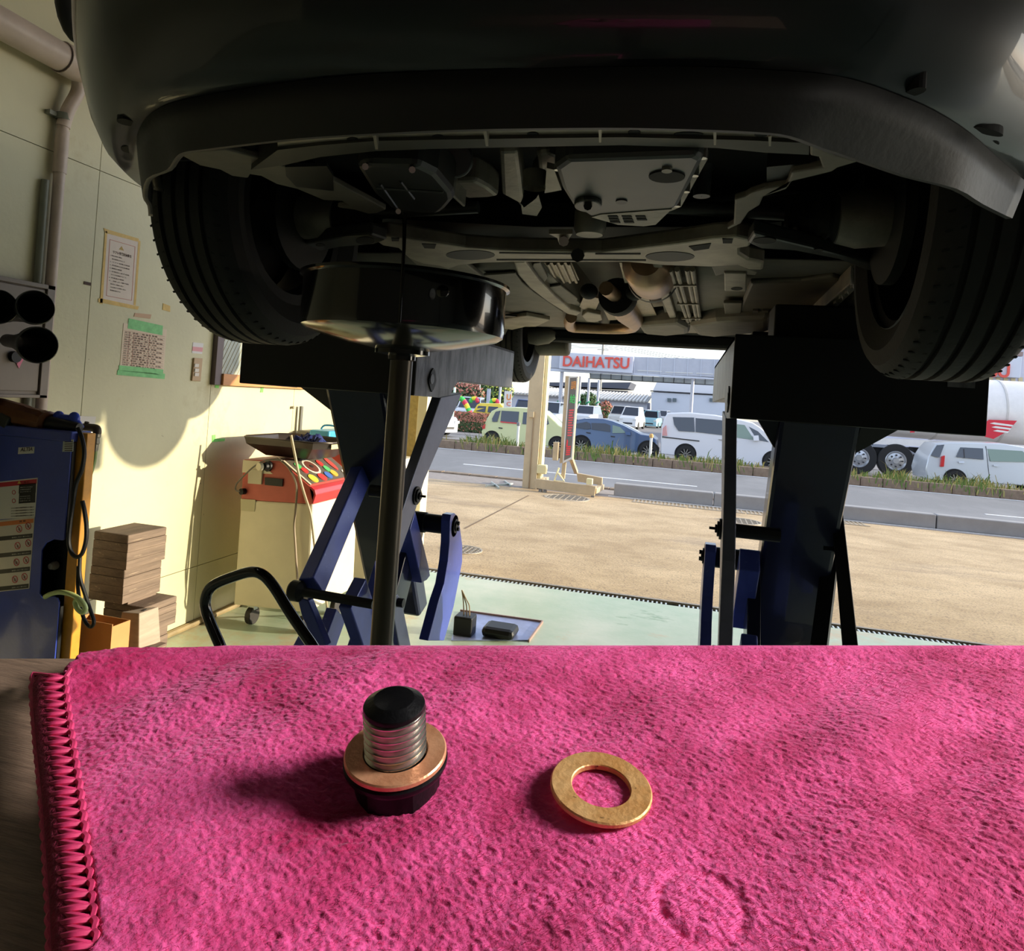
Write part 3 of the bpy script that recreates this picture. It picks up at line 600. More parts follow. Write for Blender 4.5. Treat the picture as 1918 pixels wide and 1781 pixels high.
    if sg < 0:
        # front link, drum and cross rod
        q0, q1 = onY(692, 850, 2.40), onY(583, 1100, 1.86)
        fl_ = MB().bar(P(q0.x, q0.y, q0.z), P(q1.x, q1.y, q1.z), .075, .05, (0, 1, 0)).build('front_link', m_navy, t, bevel=.004)
        r0, r1 = onY(545, 1105, 1.83), onY(579, 1110, 1.83)
        MB().lathe([(.001, 0), (.026, 0), (.03, .006), (.03, .03), (.026, .034), (.001, .052)], P(r0.x, r0.y, r0.z), d, 20).build('pivot_drum', m_lblk, t, smooth=30)
        r2 = onY(700, 1120, 1.83); MB().cyl(P(r0.x+.03, r0.y, r1.z), P(r2.x, r2.y, r1.z-.005), .0135, n=14).build('cross_rod', m_lblk, t, smooth=True)
        w = [onY(x, y, 1.85) for x, y in [(556, 1118), (577, 1124), (612, 1210), (592, 1210), (565, 1154)]]
        MB().prism([P(q.x, q.y, q.z) for q in w], V((0, .03, 0))).build('front_lower_link', m_navy, t, bevel=.003)
        w = [onY(x, y, 2.02) for x, y in [(702, 1050), (704, 1215), (648, 1215), (678, 1128)]]
        MB().prism([P(q.x, q.y, q.z) for q in w], V((0, .04, 0))).build('lower_strut', m_navy, t, bevel=.003)
    if sg > 0:
        ob_ = MB().loft([[onY(x, y, 2.36) for x, y in [(1556, 952), (1578, 950)]]+[onY(x, y, 2.44) for x, y in [(1578, 950), (1556, 952)]], [onY(x, y, 2.10) for x, y in [(1578, 1215), (1608, 1215)]]+[onY(x, y, 2.18) for x, y in [(1608, 1215), (1578, 1215)]]]).build('outer_arm', m_lblk, t, bevel=.003)
        MB().bar(onY(1556, 1045, 2.45), onY(1534, 1215, 2.30), .045, .05).build('inner_strut', m_lblk, t)
        MB().bar(onY(1540, 1012, 2.36), onY(1574, 1014, 2.36), .05, .05).build('arm_bracket', m_lblk, ob_)
    # lower stage and base on the floor
    MB().bar(P(-.905, 1.87, 1.0), P(-.905, 2.52, .12), .04, .11, (1, 0, 0)).build('base_arm', m_navy, t, bevel=.004)
    MB().bar(P(-.955, 2.45, 1.09), P(-.955, 1.90, .12), .04, .12, (1, 0, 0)).build('base_arm', MATS['lift_navy_shaded'], t, bevel=.004)
    for X in (-1.12,):
        MB().bar(P(X, 1.98, .78), P(X, 2.52, .12), .05, .10, (1, 0, 0)).build('base_arm', m_navy, t, bevel=.004)
        MB().bar(P(X-.05, 2.30, .78), P(X-.05, 1.80, .12), .04, .10, (1, 0, 0)).build('base_arm', m_navy, t, bevel=.004)
        MB().bb(P(X-.05, 1.6, 0), P(X+.05, 3.0, .05)).build('base_rail', m_lblk, t, bevel=.004)
    MB().bb(P(-.97, 1.6, 0), P(-.87, 3.0, .05)).build('base_rail', m_lblk, t, bevel=.004)
    for n in (1.65, 2.95): MB().bb(P(-1.21, n-.05, 0), P(-.84, n+.05, .06)).build('base_bar', m_lblk, t, bevel=.004)
    MB().bb(P(-1.25, 2.36, .06), P(-1.05, 2.52, .45)).build('cylinder_housing', m_lblk, t, bevel=.01)
    MB().cyl(P(-1.15, 2.44, .45), P(-1.12, 2.5, .80), .03, n=16).build('hydraulic_ram', m_galv, t, smooth=True)
    return t
lift(-1, 'navy scissor lift standing behind the oil drainer pole')
lift(1, 'navy scissor lift on the side away from the panelled wall')
# pit cover plate and cable box on the floor behind the lift
pc = MB().prism([onZ(x, y, .002) for x, y in [(862, 1146), (1014, 1166), (990, 1200), (845, 1200)]], (0, 0, .006)).build('pit_cover', M('pit_plate', (150, 160, 200), .35, .4, var=.15, scale=8), label='bluish steel pit cover plate set in the green floor', cat='cover plate')
m_pinkish = M('pit_frame', (170, 140, 130), .5, .3)
for a, b in [((862, 1145), (1016, 1166)), ((1016, 1166), (990, 1202))]: MB().bar(onZ(*a, .004), onZ(*b, .004), .03, .01, (0, 0, 1)).build('frame_bar', m_pinkish, pc)
bx = MB().bb(onZ(838, 1200, 0)+V((0, .1, 0)), onZ(838, 1200, 0)+V((.125, .22, .13))).build('cable_box', m_lblk, label='black cable box on the floor beside the lift foot', cat='box', bevel=.01)
b2 = MB().bb(onZ(895, 1200, 0)+V((0, .05, .006)), onZ(895, 1200, 0)+V((.22, .24, .075))).build('motor_box', m_lblk, label='low black box on the bluish pit cover', cat='box', bevel=.03)
cbase = onZ(838, 1200, 0)+V((.05, .16, .13))
for k in range(3): MB().tube(smoothpts([cbase+V((k*.02, 0, 0)), cbase+V((k*.02-.01, .01, .06)), cbase+V((-.02+k*.01, .02, .10)), cbase+V((-.035, .03, .15))], 4), .004, 6).build('wire', M('wire_tan', (150, 130, 100), .5), bx)
# ================================================================ oil drainer
m_gblk = M('gloss_black', (10, 10, 11), .16, .3, coat=.6)
m_pole = M('pole_dark', (78, 72, 64), .32, .6, var=.08, scale=5, stretch=(1, 1, .1))
dcx = onY(762, 640, 1.42); cx = -.610; dn = 1.42
od = empty('oil_drainer', (cx, dn, 0), 'black oil drainer with round catch pan on a tall pole under the car', 'oil drainer')
ax = V((-.0, 0, 1)); top = V((cx, dn, 1.822))
MB().lathe([(.217, -.10), (.219, -.09), (.219, 0), (.226, .004), (.226, .01), (.214, .01), (.212, -.09)], top, ax, 64).build('pan_wall', m_gblk, od, smooth=True)
m_chr = M('polished_steel', (108, 106, 100), .14, .95, var=.2, scale=3)
MB().lathe([(.217, -.10), (.205, -.108), (.12, -.128), (.055, -.140), (.02, -.142)], top, ax, 64).build('pan_cone', m_chr, od, smooth=60)
MB().lathe([(.001, -.128), (.055, -.128), (.060, -.134), (.060, -.148), (.03, -.152), (.03, -.16), (.001, -.16)], top, ax, 32).build('collar', m_gblk, od, smooth=30)
MB().lathe([(.0245, 1.1), (.0245, 0)], (cx, dn, .56), n=32).build('pole', m_pole, od, smooth=True)
MB().cyl((cx, dn, .0), (cx, dn, .58), .032, n=24).build('sleeve', m_gblk, od, smooth=True)
MB().lathe([(.001, .08), (.20, .08), (.22, .10), (.22, .40), (.20, .42), (.001, .42)], (cx-.02, dn, 0), n=40).build('tank', m_gblk, od, smooth=30)
for a in range(4):
    w_ = V((cx-.02+.2*math.cos(a*1.57+.78), dn+.2*math.sin(a*1.57+.78), .04)); MB().cyl(w_+V((-.012, 0, 0)), w_+V((.012, 0, 0)), .04, n=16).build('caster', m_rub, od, smooth=True)
MB().lathe([(.001, 0), (.012, 0), (.012, .004), (.006, .006), (.001, .006)], onY(830, 546, 1.22), (0, -1, 0), 14).build('rivet', m_gblk, od, smooth=True)
hp = [(415, 1215), (388, 1150), (386, 1118), (400, 1096), (440, 1079), (472, 1071), (494, 1078), (515, 1102), (545, 1150), (590, 1215)]
hd = smoothpts([onY(x, y, 1.42) for x, y in hp], 5); a, b = hd[0], hd[-1]
MB().tube([V((cx-.2, dn, .41)), a.lerp(V((cx-.2, dn, .41)), .4)]+hd+[b.lerp(V((cx+.02, dn, .41)), .4), V((cx+.0, dn, .41))], .0125, 12).build('handle', m_gblk, od, smooth=True)
# stream of old oil running from the gearbox into the pan
MB().tube([onZ(758, 398, 1.926), V((onZ(758, 398, 1.926).x+.002, onZ(758, 398, 1.926).y+.004, 1.86)), V((onZ(758, 398, 1.926).x+.003, onZ(758, 398, 1.926).y+.005, 1.722))], [.0042, .0035, .003], 10).build('oil_stream', M('old_oil', (12, 9, 6), .1), smooth=True, label='thin dark stream of old oil falling into the catch pan', cat='oil')
# ================================================================ along the left wall
m_pvc = M('pvc_pipe', (196, 178, 166), .45, var=.08, scale=8)
m_grayp = M('grey_conduit', (122, 124, 112), .5, var=.08, scale=8)
m_paper = M('paper', (226, 212, 204), .7, var=.04, scale=9); m_ink = M('ink', (84, 66, 62), .8); m_redink = M('red_ink', (196, 132, 120), .7)
m_yt = M('yellow_tape', (214, 178, 96), .55, var=.1, scale=25)
# big horizontal pipe with elbow and its drop
pp = empty('duct_pipe', (WX+.09, 2.2, 3.0), 'thick pinkish plastic pipe running along the wall top', 'pipe')
pz = 3.01
MB().cyl((WX+.08, -2.9, pz), (WX+.08, 2.56, pz), .066, n=24).build('pipe_run', m_pvc, pp, smooth=True)
MB().lathe([(.066, 0), (.074, 0), (.074, .16), (.066, .16)], (WX+.08, 2.55, pz), (0, 1, 0), 24).build('coupling', m_pvc, pp, smooth=30)
MB().cyl((WX+.08, 2.70, pz), (WX+.08, 5.88, pz), .06, n=24).build('pipe_run', m_pvc, pp, smooth=True)
MB().bb((WX+.140, 2.60, pz-.045), (WX+.150, 2.64, pz-.03)).build('screw', m_dark, pp)
MB().lathe([(.068, 0), (.070, .004), (.068, .008)], (WX+.08, 2.545, pz), (0, 1, 0), 24).build('joint_line', m_ink, pp)
vp = empty('drop_pipe', (WX+.05, 2.63, 1.0), 'slim pinkish conduit pipe dropping down the wall', 'pipe')
MB().tube(smoothpts([(WX+.07, 2.66, pz-.05), (WX+.06, 2.67, 2.90), (WX+.045, 2.64, 2.80), (WX+.035, 2.63, 2.72)], 5), .030, 14).build('bend', m_pvc, vp, smooth=True)
MB().cyl((WX+.035, 2.63, 2.73), (WX+.035, 2.63, .2), .0245, n=16).build('pipe', m_pvc, vp, smooth=True)
MB().cyl((WX+.035, 2.63, 2.5), (WX+.035, 2.63, 2.7), .029, n=16).build('sleeve', m_pvc, vp, smooth=True)
MB().lathe([(.03, 0), (.034, .0), (.034, .03), (.03, .03)], (WX+.035, 2.63, 2.75), n=16).build('clamp', m_grayp, vp, smooth=30)
MB().bb((WX, 2.56, 2.755), (WX+.03, 2.62, 2.775)).build('clamp_foot', m_grayp, vp)
MB().cyl((WX+.018, 2.575, 2.45), (WX+.018, 2.575, .4), .017, n=12).build('conduit_pipe', m_grayp, smooth=True, label='thin grey conduit beside the slim pinkish pipe', cat='pipe')
MB().bb((WX, 2.845, 2.01), (WX+.004, 2.886, 2.025)).build('wall_cable', m_ink, label='dark cable end on the wall panel seam', cat='cable')
# electrical panel box
m_ebox = M('panel_box', (122, 112, 104), .5, .2, var=.06, scale=5)
eb = empty('panel_box', (WX+.06, 2.4, 1.43), 'grey steel electrical box on the wall behind the black cones', 'electrical box')
MB().bb((WX, 2.0, 1.44), (WX+.05, 2.63, 1.965)).build('box_body', m_ebox, eb, bevel=.004)
MB().bb((WX+.05, 2.02, 1.47), (WX+.058, 2.585, 1.94)).build('door', m_ebox, eb, bevel=.003)
for a, b in [((WX+.05, 2.59, 1.44), (WX+.066, 2.63, 1.965)), ((WX+.05, 2.0, 1.945), (WX+.066, 2.63, 1.965)), ((WX+.05, 2.0, 1.44), (WX+.066, 2.63, 1.455))]: MB().bb(a, b).build('rim', m_ebox, eb, bevel=.002)
k_ = onX(25, 668, WX+.06); MB().cyl(k_, k_+V((.02, 0, 0)), .025, n=16).build('latch', m_lblk, eb)
q = [onX(x, y, WX+.0605) for x, y in [(30, 680), (40, 663), (46, 668), (35, 690)]]; pk = MB().prism(q, (.002, 0, 0)).build('pink_label', M('pink_label', (226, 130, 160), .6), eb)
text('writing', '点検', m_ink, eb, onX(31, 684, WX+.063), (onX(44, 666, WX+.063)-onX(31, 684, WX+.063)), (onX(36, 660, WX+.063)-onX(40, 668, WX+.063)), width=.055, height=.022, depth=.001)
# black exhaust funnels hung in front of the box
def funnel(bx, by, mx_, my, rpx, n, label):
    t0 = onY(bx, by, n+.10); t1 = onY(mx_, my, n-.02); r = rpx*(t1-CAM).dot(FW)/FPX; d = (t1-t0).normalized(); L = (t1-t0).length
    t = empty('exhaust_funnel', t0, label, 'funnel', 'black exhaust funnels by the electrical box')
    pr = [(r*.40, -.12)]
    pr += [(r*(.42+.5*k/8)*(1 if k % 2 else .985), L*k/8) for k in range(8)]+[(r*.93, L*.9), (r, L), (r*1.03, L+.006), (r*.98, L+.008), (r*.9, L*.9)]
    pr += [(r*(.9-.5*k/8)*(1 if k % 2 else .97), L*(.9-.9*k/8)) for k in range(1, 9)]
    MB().lathe(pr, t0, d, 36).build('cone', M('funnel_rubber', (17, 17, 18), .5, bump=.03), t, smooth=30)
    MB().lathe([(r*.985, L*.93), (r*1.045, L*.95), (r*1.05, L+.004), (r*1.0, L+.009)], t0, d, 36).build('rim_band', M('funnel_band', (64, 66, 70), .35, .5), t, smooth=30)
    return t
funnel(22, 590, 66, 576, 31, 2.30, 'black rubber exhaust funnel hanging above its twin by the slim pipe')
funnel(30, 640, 70, 646, 33, 2.20, 'lower black rubber exhaust funnel with the grey rim band')
funnel(-45, 590, -4, 574, 31, 2.20, 'black rubber exhaust funnel at the frame of the electrical box')
# notices on the wall
def notice(name, quad, mat, label, cat='notice'):
    return wallbox(name, quad, mat, label=label, cat=cat, t=.002)
Q1 = [(199, 433), (259, 451), (251, 573), (191, 562)]
n1 = notice('wall_notice', Q1, m_paper, 'pinkish laminated notice framed with yellow tape')
def lerpq(Q, u, v):
    a = V(Q[0]).lerp(V(Q[1]), u); b = V(Q[3]).lerp(V(Q[2]), u); return a.lerp(b, v)
def qpoly(Q, u0, v0, u1, v1): return [tuple(lerpq(Q, u, v)) for u, v in ((u0, v0), (u1, v0), (u1, v1), (u0, v1))]
for u0, v0, u1, v1 in [(.12, .10, .92, .107), (.12, .92, .92, .927), (.12, .10, .135, .927), (.905, .10, .92, .927)]: wallbox('border', qpoly(Q1, u0, v0, u1, v1), m_redink, n1, .0006, .002)
for pts in [[(194, 427), (202, 430), (260, 447), (259, 453), (197, 436)], [(197, 430), (201, 431), (192, 570), (187, 568)], [(259, 450), (263, 452), (254, 572), (250, 571)], [(184, 559), (190, 559), (260, 574), (258, 580), (184, 566)]]: wallbox('tape', pts, m_yt, n1, .0008, .002)
wallbox('warning_triangle', [tuple(lerpq(Q1, .5, .15)), tuple(lerpq(Q1, .58, .21)), tuple(lerpq(Q1, .42, .21))], M('ochre_ink', (190, 160, 100), .7), n1, .0006, .002)
def wtext(body, Q, u0, v1, u1, v0, mat, parent, bold=False):
    o = onX(*lerpq(Q, u0, v1), WX+.0026); e = onX(*lerpq(Q, u1, v1), WX+.0026); tp = onX(*lerpq(Q, u0, v0), WX+.0026)
    return text('writing', body, mat, parent, o, e-o, tp-o, width=(e-o).length, height=(tp-o).length, depth=.0005, bold=bold)
wtext('リフト作業注意事項', Q1, .25, .29, .82, .245, m_ink, n1, True)
rows = ['1. 車両の重量を確認し', '最大荷重を守ること', '2. リフト位置の確認', '3. 昇降時の安全確認', '4. 周囲の確認', '5. 作業前に必ず点検', 'ロックを確認すること', '6. 作業後の清掃', '7. 禁止事項', '許可なく使用しない', '人を乗せて昇降しない', '異常時は停止する']
for i, r in enumerate(rows): wtext(r, Q1, .17+.06*(i in (1, 6, 9, 10, 11)), .335+i*.046, .55+.08*(len(r) % 4), .317+i*.046, m_ink, n1)
Q2 = [(231, 605), (312, 617), (306, 697), (224, 686)]
n2 = notice('wall_notice', Q2, M('paper_buff', (224, 206, 186), .7, var=.04, scale=9), 'buff printed table notice held by bands of green tape')
for pts in [[(241, 596), (305, 610), (304, 628), (239, 615)], [(223, 684), (306, 692), (305, 703), (222, 694)], [(220, 693), (309, 700), (308, 710), (219, 702)]]: wallbox('tape', pts, M('green_tape_pale', (128, 200, 132), .6, var=.12, scale=22), n2, .0008, .002)
for i in range(15):
    v = .17+i*.053
    wallbox('table_line', qpoly(Q2, .04, v, .97, v+.006), m_redink, n2, .0004, .002)
    wtext('10/%02d  点検 整備 オイル 交換' % (i+3) if i % 3 else '区分  車検 一般 備考 整備', Q2, .06, v+.047, .93 if i % 2 else .8, v+.014, m_ink, n2)
for u in (.16, .26, .62): wallbox('table_line', qpoly(Q2, u, .17, u+.006, .96), m_redink, n2, .0004, .002)
wallbox('wall_tape', [(252, 586), (283, 589), (281, 597), (250, 593)], M('brown_tape', (196, 160, 130), .6), label='short piece of brown tape above the buff notice', cat='tape')
wallbox('wall_tape', [(305, 568), (318, 573), (318, 584), (304, 580)], m_yt, label='scrap of yellow tape beside the front tyre', cat='tape')
s1 = notice('wall_sticker', [(361, 641), (381, 643), (378, 663), (359, 661)], M('sticker_white', (224, 220, 222), .6), 'small white and pink sticker above the wall switch', 'sticker')
wallbox('pink_band', [(361, 649), (380, 651), (379, 659), (360, 657)], M('sticker_pink', (226, 160, 168), .6), s1, .0006, .003)
sw = empty('wall_switch', onX(366, 690, WX), 'brown wall switch plate with three rocker keys', 'switch')
MB().prism([onX(x, y, WX) for x, y in [(361, 670), (377, 671), (373, 714), (357, 713)]], (.012, 0, 0)).build('plate', M('switch_tan', (186, 156, 120), .5), sw, bevel=.003)
for y in (681, 690, 698): MB().prism([onX(x, yy, WX+.012) for x, yy in [(364, y), (372, y+.5), (371, y+7), (363, y+6.5)]], (.006, 0, 0)).build('rocker', M('switch_key', (216, 206, 196), .4), sw, bevel=.002)
# ================================================================ blue lift control cabinet
CN = 2.38
cb = lambda x, y, d=0: onY(x, y, CN-d)
m_blue = M('cabinet_blue', (52, 72, 168), .35, var=.08, scale=7, bump=.06, bscale=60, coat=.2)
mixlayer(m_blue, (150, 168, 220), 90, .70, .76, (1, 1, .3), 3)
zt_ = 1.325; xl, xr = -3.0+.06, -2.475
cab = empty('lift_cabinet', (-2.7, CN+.05, 0), 'blue steel lift control cabinet covered with warning stickers', 'cabinet')
nz = lambda x, y: (cb(x, y).x, cb(x, y).z)
notch = [nz(117, 1012), nz(100, 1010), nz(86, 1017), nz(78, 1030), nz(77, 1045), nz(75, 1100), nz(74, 1112), nz(80, 1121), nz(100, 1117), nz(107, 1120), nz(110, 1128)]
out = [(xl, 0), (xl, zt_-.045), (xr, zt_-.045), (xr, notch[0][1]+.004)]+notch+[(xr, notch[-1][1]-.012), (xr, 0)]
MB().prism([V((x, CN, z)) for x, z in out], (0, .006, 0)).build('front_panel', m_blue, cab)
MB().bb((xl, CN-.004, zt_-.045), (xr+.0, CN+.10, zt_)).build('top_cap', m_blue, cab, bevel=.006)
MB().bb((xl, CN+.07, .02), (xr-.006, CN+.10, zt_-.046)).build('cabinet_body', m_lblk, cab)
MB().bb((xl, CN+.006, 0), (xl+.01, CN+.10, zt_-.046)).build('side_panel', m_blue, cab)
MB().bb((xr-.012, CN+.006, notch[0][1]+.03), (xr+.003, CN+.022, zt_-.046)).build('side_panel', m_lblk, cab)
MB().bb((xr-.012, CN+.006, 0), (xr+.003, CN+.022, notch[-1][1]-.02)).build('side_panel', m_lblk, cab)
MB().bb((xl, CN+.0, -.0), (xr, CN+.07, .02)).build('plinth', m_lblk, cab)
kn = cb(82, 1064)+V((0, .06, 0)); MB().lathe([(.001, 0), (.017, 0), (.019, .01), (.012, .03), (.001, .03)], kn, (0, -1, 0), 18).build('knob', M('knob_grey', (150, 146, 140), .4), cab, smooth=True)
def cquad(name, pts, mat, d, parent, th=.0012): return MB().prism([cb(x, y, d) for x, y in pts], (0, -th, 0)).build(name, mat, parent)
m_white = M('label_white', (222, 220, 216), .5)
def ctext(body, x0, y0, x1, y1, mat, parent, h, d=.0035, bold=False, shear=0.):
    o = cb(x0, y0, d); e = cb(x1, y1, d); return text('writing', body, mat, parent, o, e-o, (0, 0, 1), width=(e-o).length, height=h, depth=.0006, bold=bold, shear=shear)
br = cquad('name_plate', [(35, 838), (65, 836.5), (64, 849), (34, 850.5)], m_white, .0, cab)
ctext('ALTIA', 38, 845.5, 61, 844.2, M('ink_dark', (70, 50, 54), .6), br, .016, .0018, True, .15)
l2 = cquad('rating_plate', [(119, 823.5), (138, 823), (137, 845.5), (117, 846)], M('rating_grey', (196, 200, 196), .5), 0, cab)
for k in range(5): cquad('print_line', [(121, 827+k*4), (136, 826.5+k*4), (136, 828+k*4), (121, 828.5+k*4)], m_ink, .0013, l2, .0004)
w1 = cquad('warning_sticker', [(-30, 905), (71, 894.5), (66, 968), (-32, 975)], m_white, 0, cab)
cquad('red_band', [(-28, 907), (69, 897), (68.5, 905.5), (-28, 915)], M('sticker_red', (196, 44, 60), .5), .0013, w1, .0004)
cquad('triangle', [(36, 900), (39.5, 905.5), (32.5, 906)], M('sticker_yellow', (226, 196, 80), .5), .0018, w1, .0004)
ctext('危 険', 44, 905.5, 56, 904.5, M('ink_red', (120, 20, 30), .5), w1, .009, .0018, True)
for (a, b) in [((36, 907), (67, 922.5)), ((36, 924.5), (66, 941))]: cquad('black_field', [(a[0], a[1]), (b[0]+.5, a[1]-2.5), (b[0], b[1]), (a[0]-1, b[1]+2)], M('sticker_black', (26, 26, 28), .5), .0013, w1, .0004)
for k, s in enumerate(['車の下に入らない', '作業中は必ず', 'ロックすること']): ctext(s, 38, 914+k*4.2, 58+3*(k == 0), 912.6+k*4.2, m_white, w1, .0048, .0019)
for k, s in enumerate(['手足をはさまれ', 'ないように', '注意すること']): ctext(s, 37, 931+k*4.2, 57, 929.6+k*4.2, m_white, w1, .0048, .0019)
for k in range(4): ctext('リフトの操作は取扱説明書をよく読んで', 21, 953+k*5, 64, 950.4+k*5, m_ink, w1, .005, .0016)
for c in [(26, 922), (26, 938)]: MB().lathe([(.007, 0), (.0095, 0), (.0095, .0008), (.007, .0008)], cb(*c, .0014), (0, -1, 0), 20).build('ban_ring', M('sticker_red', (196, 44, 60), .5), w1)
w2 = cquad('caution_sticker', [(-34, 978), (65.5, 967), (55, 1102), (-36, 1112)], M('caution_white', (214, 206, 198), .5), 0, cab)
cquad('orange_band', [(-32, 981), (63, 971), (62.5, 979), (-32, 989)], M('sticker_orange', (222, 130, 70), .5), .0013, w2, .0004)
ctext('注 意', 36, 978.5, 48, 977, m_ink, w2, .008, .0018, True)
pr_ = [(36, 990.5), (53, 985), (33, 1022), (53, 1017), (31, 1053), (49, 1049), (28, 1085), (46, 1080)]
for i, c in enumerate(pr_):
    MB().lathe([(.0125, 0), (.0155, 0), (.0155, .0008), (.0125, .0008)], cb(*c, .0014), (0, -1, 0), 24).build('ban_ring', M('sticker_red', (196, 44, 60), .5), w2)
    q = cb(*c, .0014); MB().bar(q+V((-.010, -.0004, .010)), q+V((.010, -.0004, -.010)), .0026, .0008, (0, 1, 0)).build('ban_bar', M('sticker_red', (196, 44, 60), .5), w2)
    MB().bar(q+V((-.006, 0, -.004)), q+V((.006, 0, .003)), .003, .0007, (0, 1, 0)).build('pictogram', m_ink, w2); MB().bar(q+V((.001, 0, -.008)), q+V((-.001, 0, .004)), .003, .0007, (0, 1, 0)).build('pictogram', m_ink, w2)
for k, y in enumerate((1003, 1034.5, 1065, 1097)):
    cquad('black_field', [(-32, y+5), (61-k*2.4, y-4), (60.5-k*2.4, y+4), (-32, y+13)], M('sticker_black', (26, 26, 28), .5), .0013, w2, .0004)
    ctext('使用しない 乗らない', 22, y+5, 58-k*2.4, y+1.5, m_white, w2, .005, .0019)
# orange-yellow post beside the cabinet
m_yel = M('post_yellow', (206, 142, 44), .42, var=.15, scale=9, bump=.05)
yp = onY(146, 900, 2.41)
MB().bb((yp.x-.026, 2.41, 0), (yp.x+.03, 2.455, 1.32)).build('steel_post', m_yel, bevel=.004, label='orange-yellow square steel post beside the blue cabinet', cat='post')
# things on top of the cabinet
m_brn = M('tool_brown', (112, 66, 34), .4, .2, var=.15, scale=14)
t = empty('air_tool', onY(60, 800, 2.43), 'brown air tool with black grip lying on the blue cabinet', 'tool')
a, b = onY(-10, 765, 2.43), onY(93, 792, 2.43); d = (b-a).normalized(); L = (b-a).length
MB().lathe([(.001, 0), (.05, 0), (.052, .02), (.050, L*.55), (.046, L*.6), (.047, L*.9), (.04, L*.93), (.001, L*.95)], a, d, 10).build('tool_body', m_brn, t, smooth=20)
MB().lathe([(.04, L*.86), (.049, L*.88), (.046, L*.93), (.05, L*.97), (.036, L), (.001, L)], a, d, 12).build('collar', m_brn, t, smooth=20)
MB().lathe([(.03, 0), (.026, .07), (.02, .16), (.001, .165)], b, (onY(147, 801, 2.43)-b), 14).build('grip', m_lblk, t, smooth=30)
MB().box(onY(14, 788, 2.40), (.06, .05, .06), rotm('Y', 20)).build('tool_head', M('tool_grey', (64, 66, 66), .4, .4), t, bevel=.008)
t = empty('blue_fitting', onY(124, 800, 2.45), 'blue plastic valve fitting on the cabinet top', 'fitting')
MB().cyl(onY(110, 782, 2.45), onY(140, 786, 2.45), .018, n=14).build('barrel', M('fit_blue', (44, 72, 190), .35), t, smooth=True)
for x, y in [(110, 779), (139, 781)]: MB().sphere(onY(x, y+2, 2.45), .027, 14, 8, (1, .7, 1)).build('knob', MATS['fit_blue'], t, smooth=True)
MB().cyl(onY(139, 785, 2.45), onY(150, 802, 2.45), .017, n=14).build('spout', MATS['fit_blue'], t, smooth=True)
# brass air elbow and green hose
m_pipe = M('dark_pipe', (70, 60, 50), .5, .5); t = empty('air_elbow', onY(175, 803, 2.72), 'dark air pipe elbow with quick coupler against the wall', 'pipe fitting')
el = smoothpts([onY(156, 800, 2.72), onY(170, 801, 2.72), onY(181, 803, 2.72), onY(182, 812, 2.72)], 4)
MB().tube(el, .019, 12).build('elbow', m_pipe, t, smooth=True)
MB().lathe([(.014, 0), (.02, 0), (.02, .015), (.015, .02), (.019, .045), (.015, .05), (.015, .075), (.011, .09)], onY(181, 812, 2.72), (onY(177, 846, 2.72)-onY(181, 812, 2.72)), 12).build('coupler', m_alu2, t, smooth=25)
MB().tube([onY(161, 797, 2.72), onY(163, 790, 2.72)], .010, 8).build('bleed_screw', m_pipe, t)
MB().prism([onX(x, y, WX) for x, y in [(148, 779), (178, 780), (172, 825), (168, 852), (150, 852)]], (.006, 0, 0)).build('backing_plate', M('clear_plate', (206, 200, 196), .3), label='pale backing sheet on the wall behind the elbow', cat='sheet')
MB().tube(smoothpts([onY(179, 836, 2.72), onY(178, 845, 2.72), onY(175, 868, 2.72), onY(165, 900, 2.7), onY(159, 925, 2.66), onY(158, 960, 2.64)], 5), .0105, 10).build('green_hose', M('hose_green', (120, 142, 80), .4, var=.15, scale=18), smooth=True, label='translucent green air hose hanging from the elbow', cat='hose')
MB().tube(smoothpts([onY(x, y, 2.385) for x, y in [(146, 801), (154, 822), (158, 850), (153, 880), (143, 905), (137, 940), (131, 985), (129, 1015), (134, 1035), (144, 1043), (154, 1036), (161, 1012), (162, 985), (158, 955), (154, 938)]], 5), .0085, 8).build('black_cable', m_lblk, smooth=True, label='black cable looping down over the yellow post', cat='cable')
MB().tube(smoothpts([onY(x, y, 2.40) for x, y in [(150, 1040), (149, 1070), (152, 1090), (160, 1115), (170, 1145), (176, 1165), (170, 1174), (160, 1165), (152, 1140), (146, 1100), (147, 1060)]], 5), .0075, 8).build('black_cable', m_lblk, smooth=True, label='lower black cable loop hanging behind the yellow post', cat='cable')
MB().tube(smoothpts([onY(x, y, 2.372) for x, y in [(84, 1118), (96, 1112), (112, 1109), (130, 1112), (145, 1119), (156, 1130), (160, 1141), (154, 1147), (145, 1140), (141, 1128), (146, 1122), (154, 1134)]], 5), .010, 10).build('pale_hose', M('hose_pale', (190, 206, 140), .35), smooth=True, label='pale green hose curling out of the cabinet opening', cat='hose')
# ================================================================ timber blocks
m_tim = M('timber_grey', (104, 88, 76), .8, col2=(138, 118, 102), scale=5, bump=.25, bscale=40, stretch=(2, .4, 6), detail=8)
mixlayer(m_tim, (176, 156, 132), 24, .62, .72, (1, .15, 2), 4)
def block(x0, x1, n0, n1, z0, z1, label, k=4):
    t = empty('timber_block', ((x0+x1)/2, (n0+n1)/2, z0), label, 'timber block', 'timber blocks stacked by the wall')
    h = (z1-z0)/k
    for i in range(k):
        j = random.uniform(-.0008, .0008)
        MB().bb((x0+j, n0+j, z0+i*h+.0004), (x1+j, n1+j, z0+(i+1)*h-.0004)).build('plank', m_tim, t, bevel=.0015 if i < k-1 else .006)
block(-2.785, -2.58, 2.85, 3.11, .628, .797, 'topmost timber block of the stack by the wall, four planks thick')
block(-2.79, -2.588, 2.85, 3.10, .461, .627, 'second timber block down, right under the topmost one')
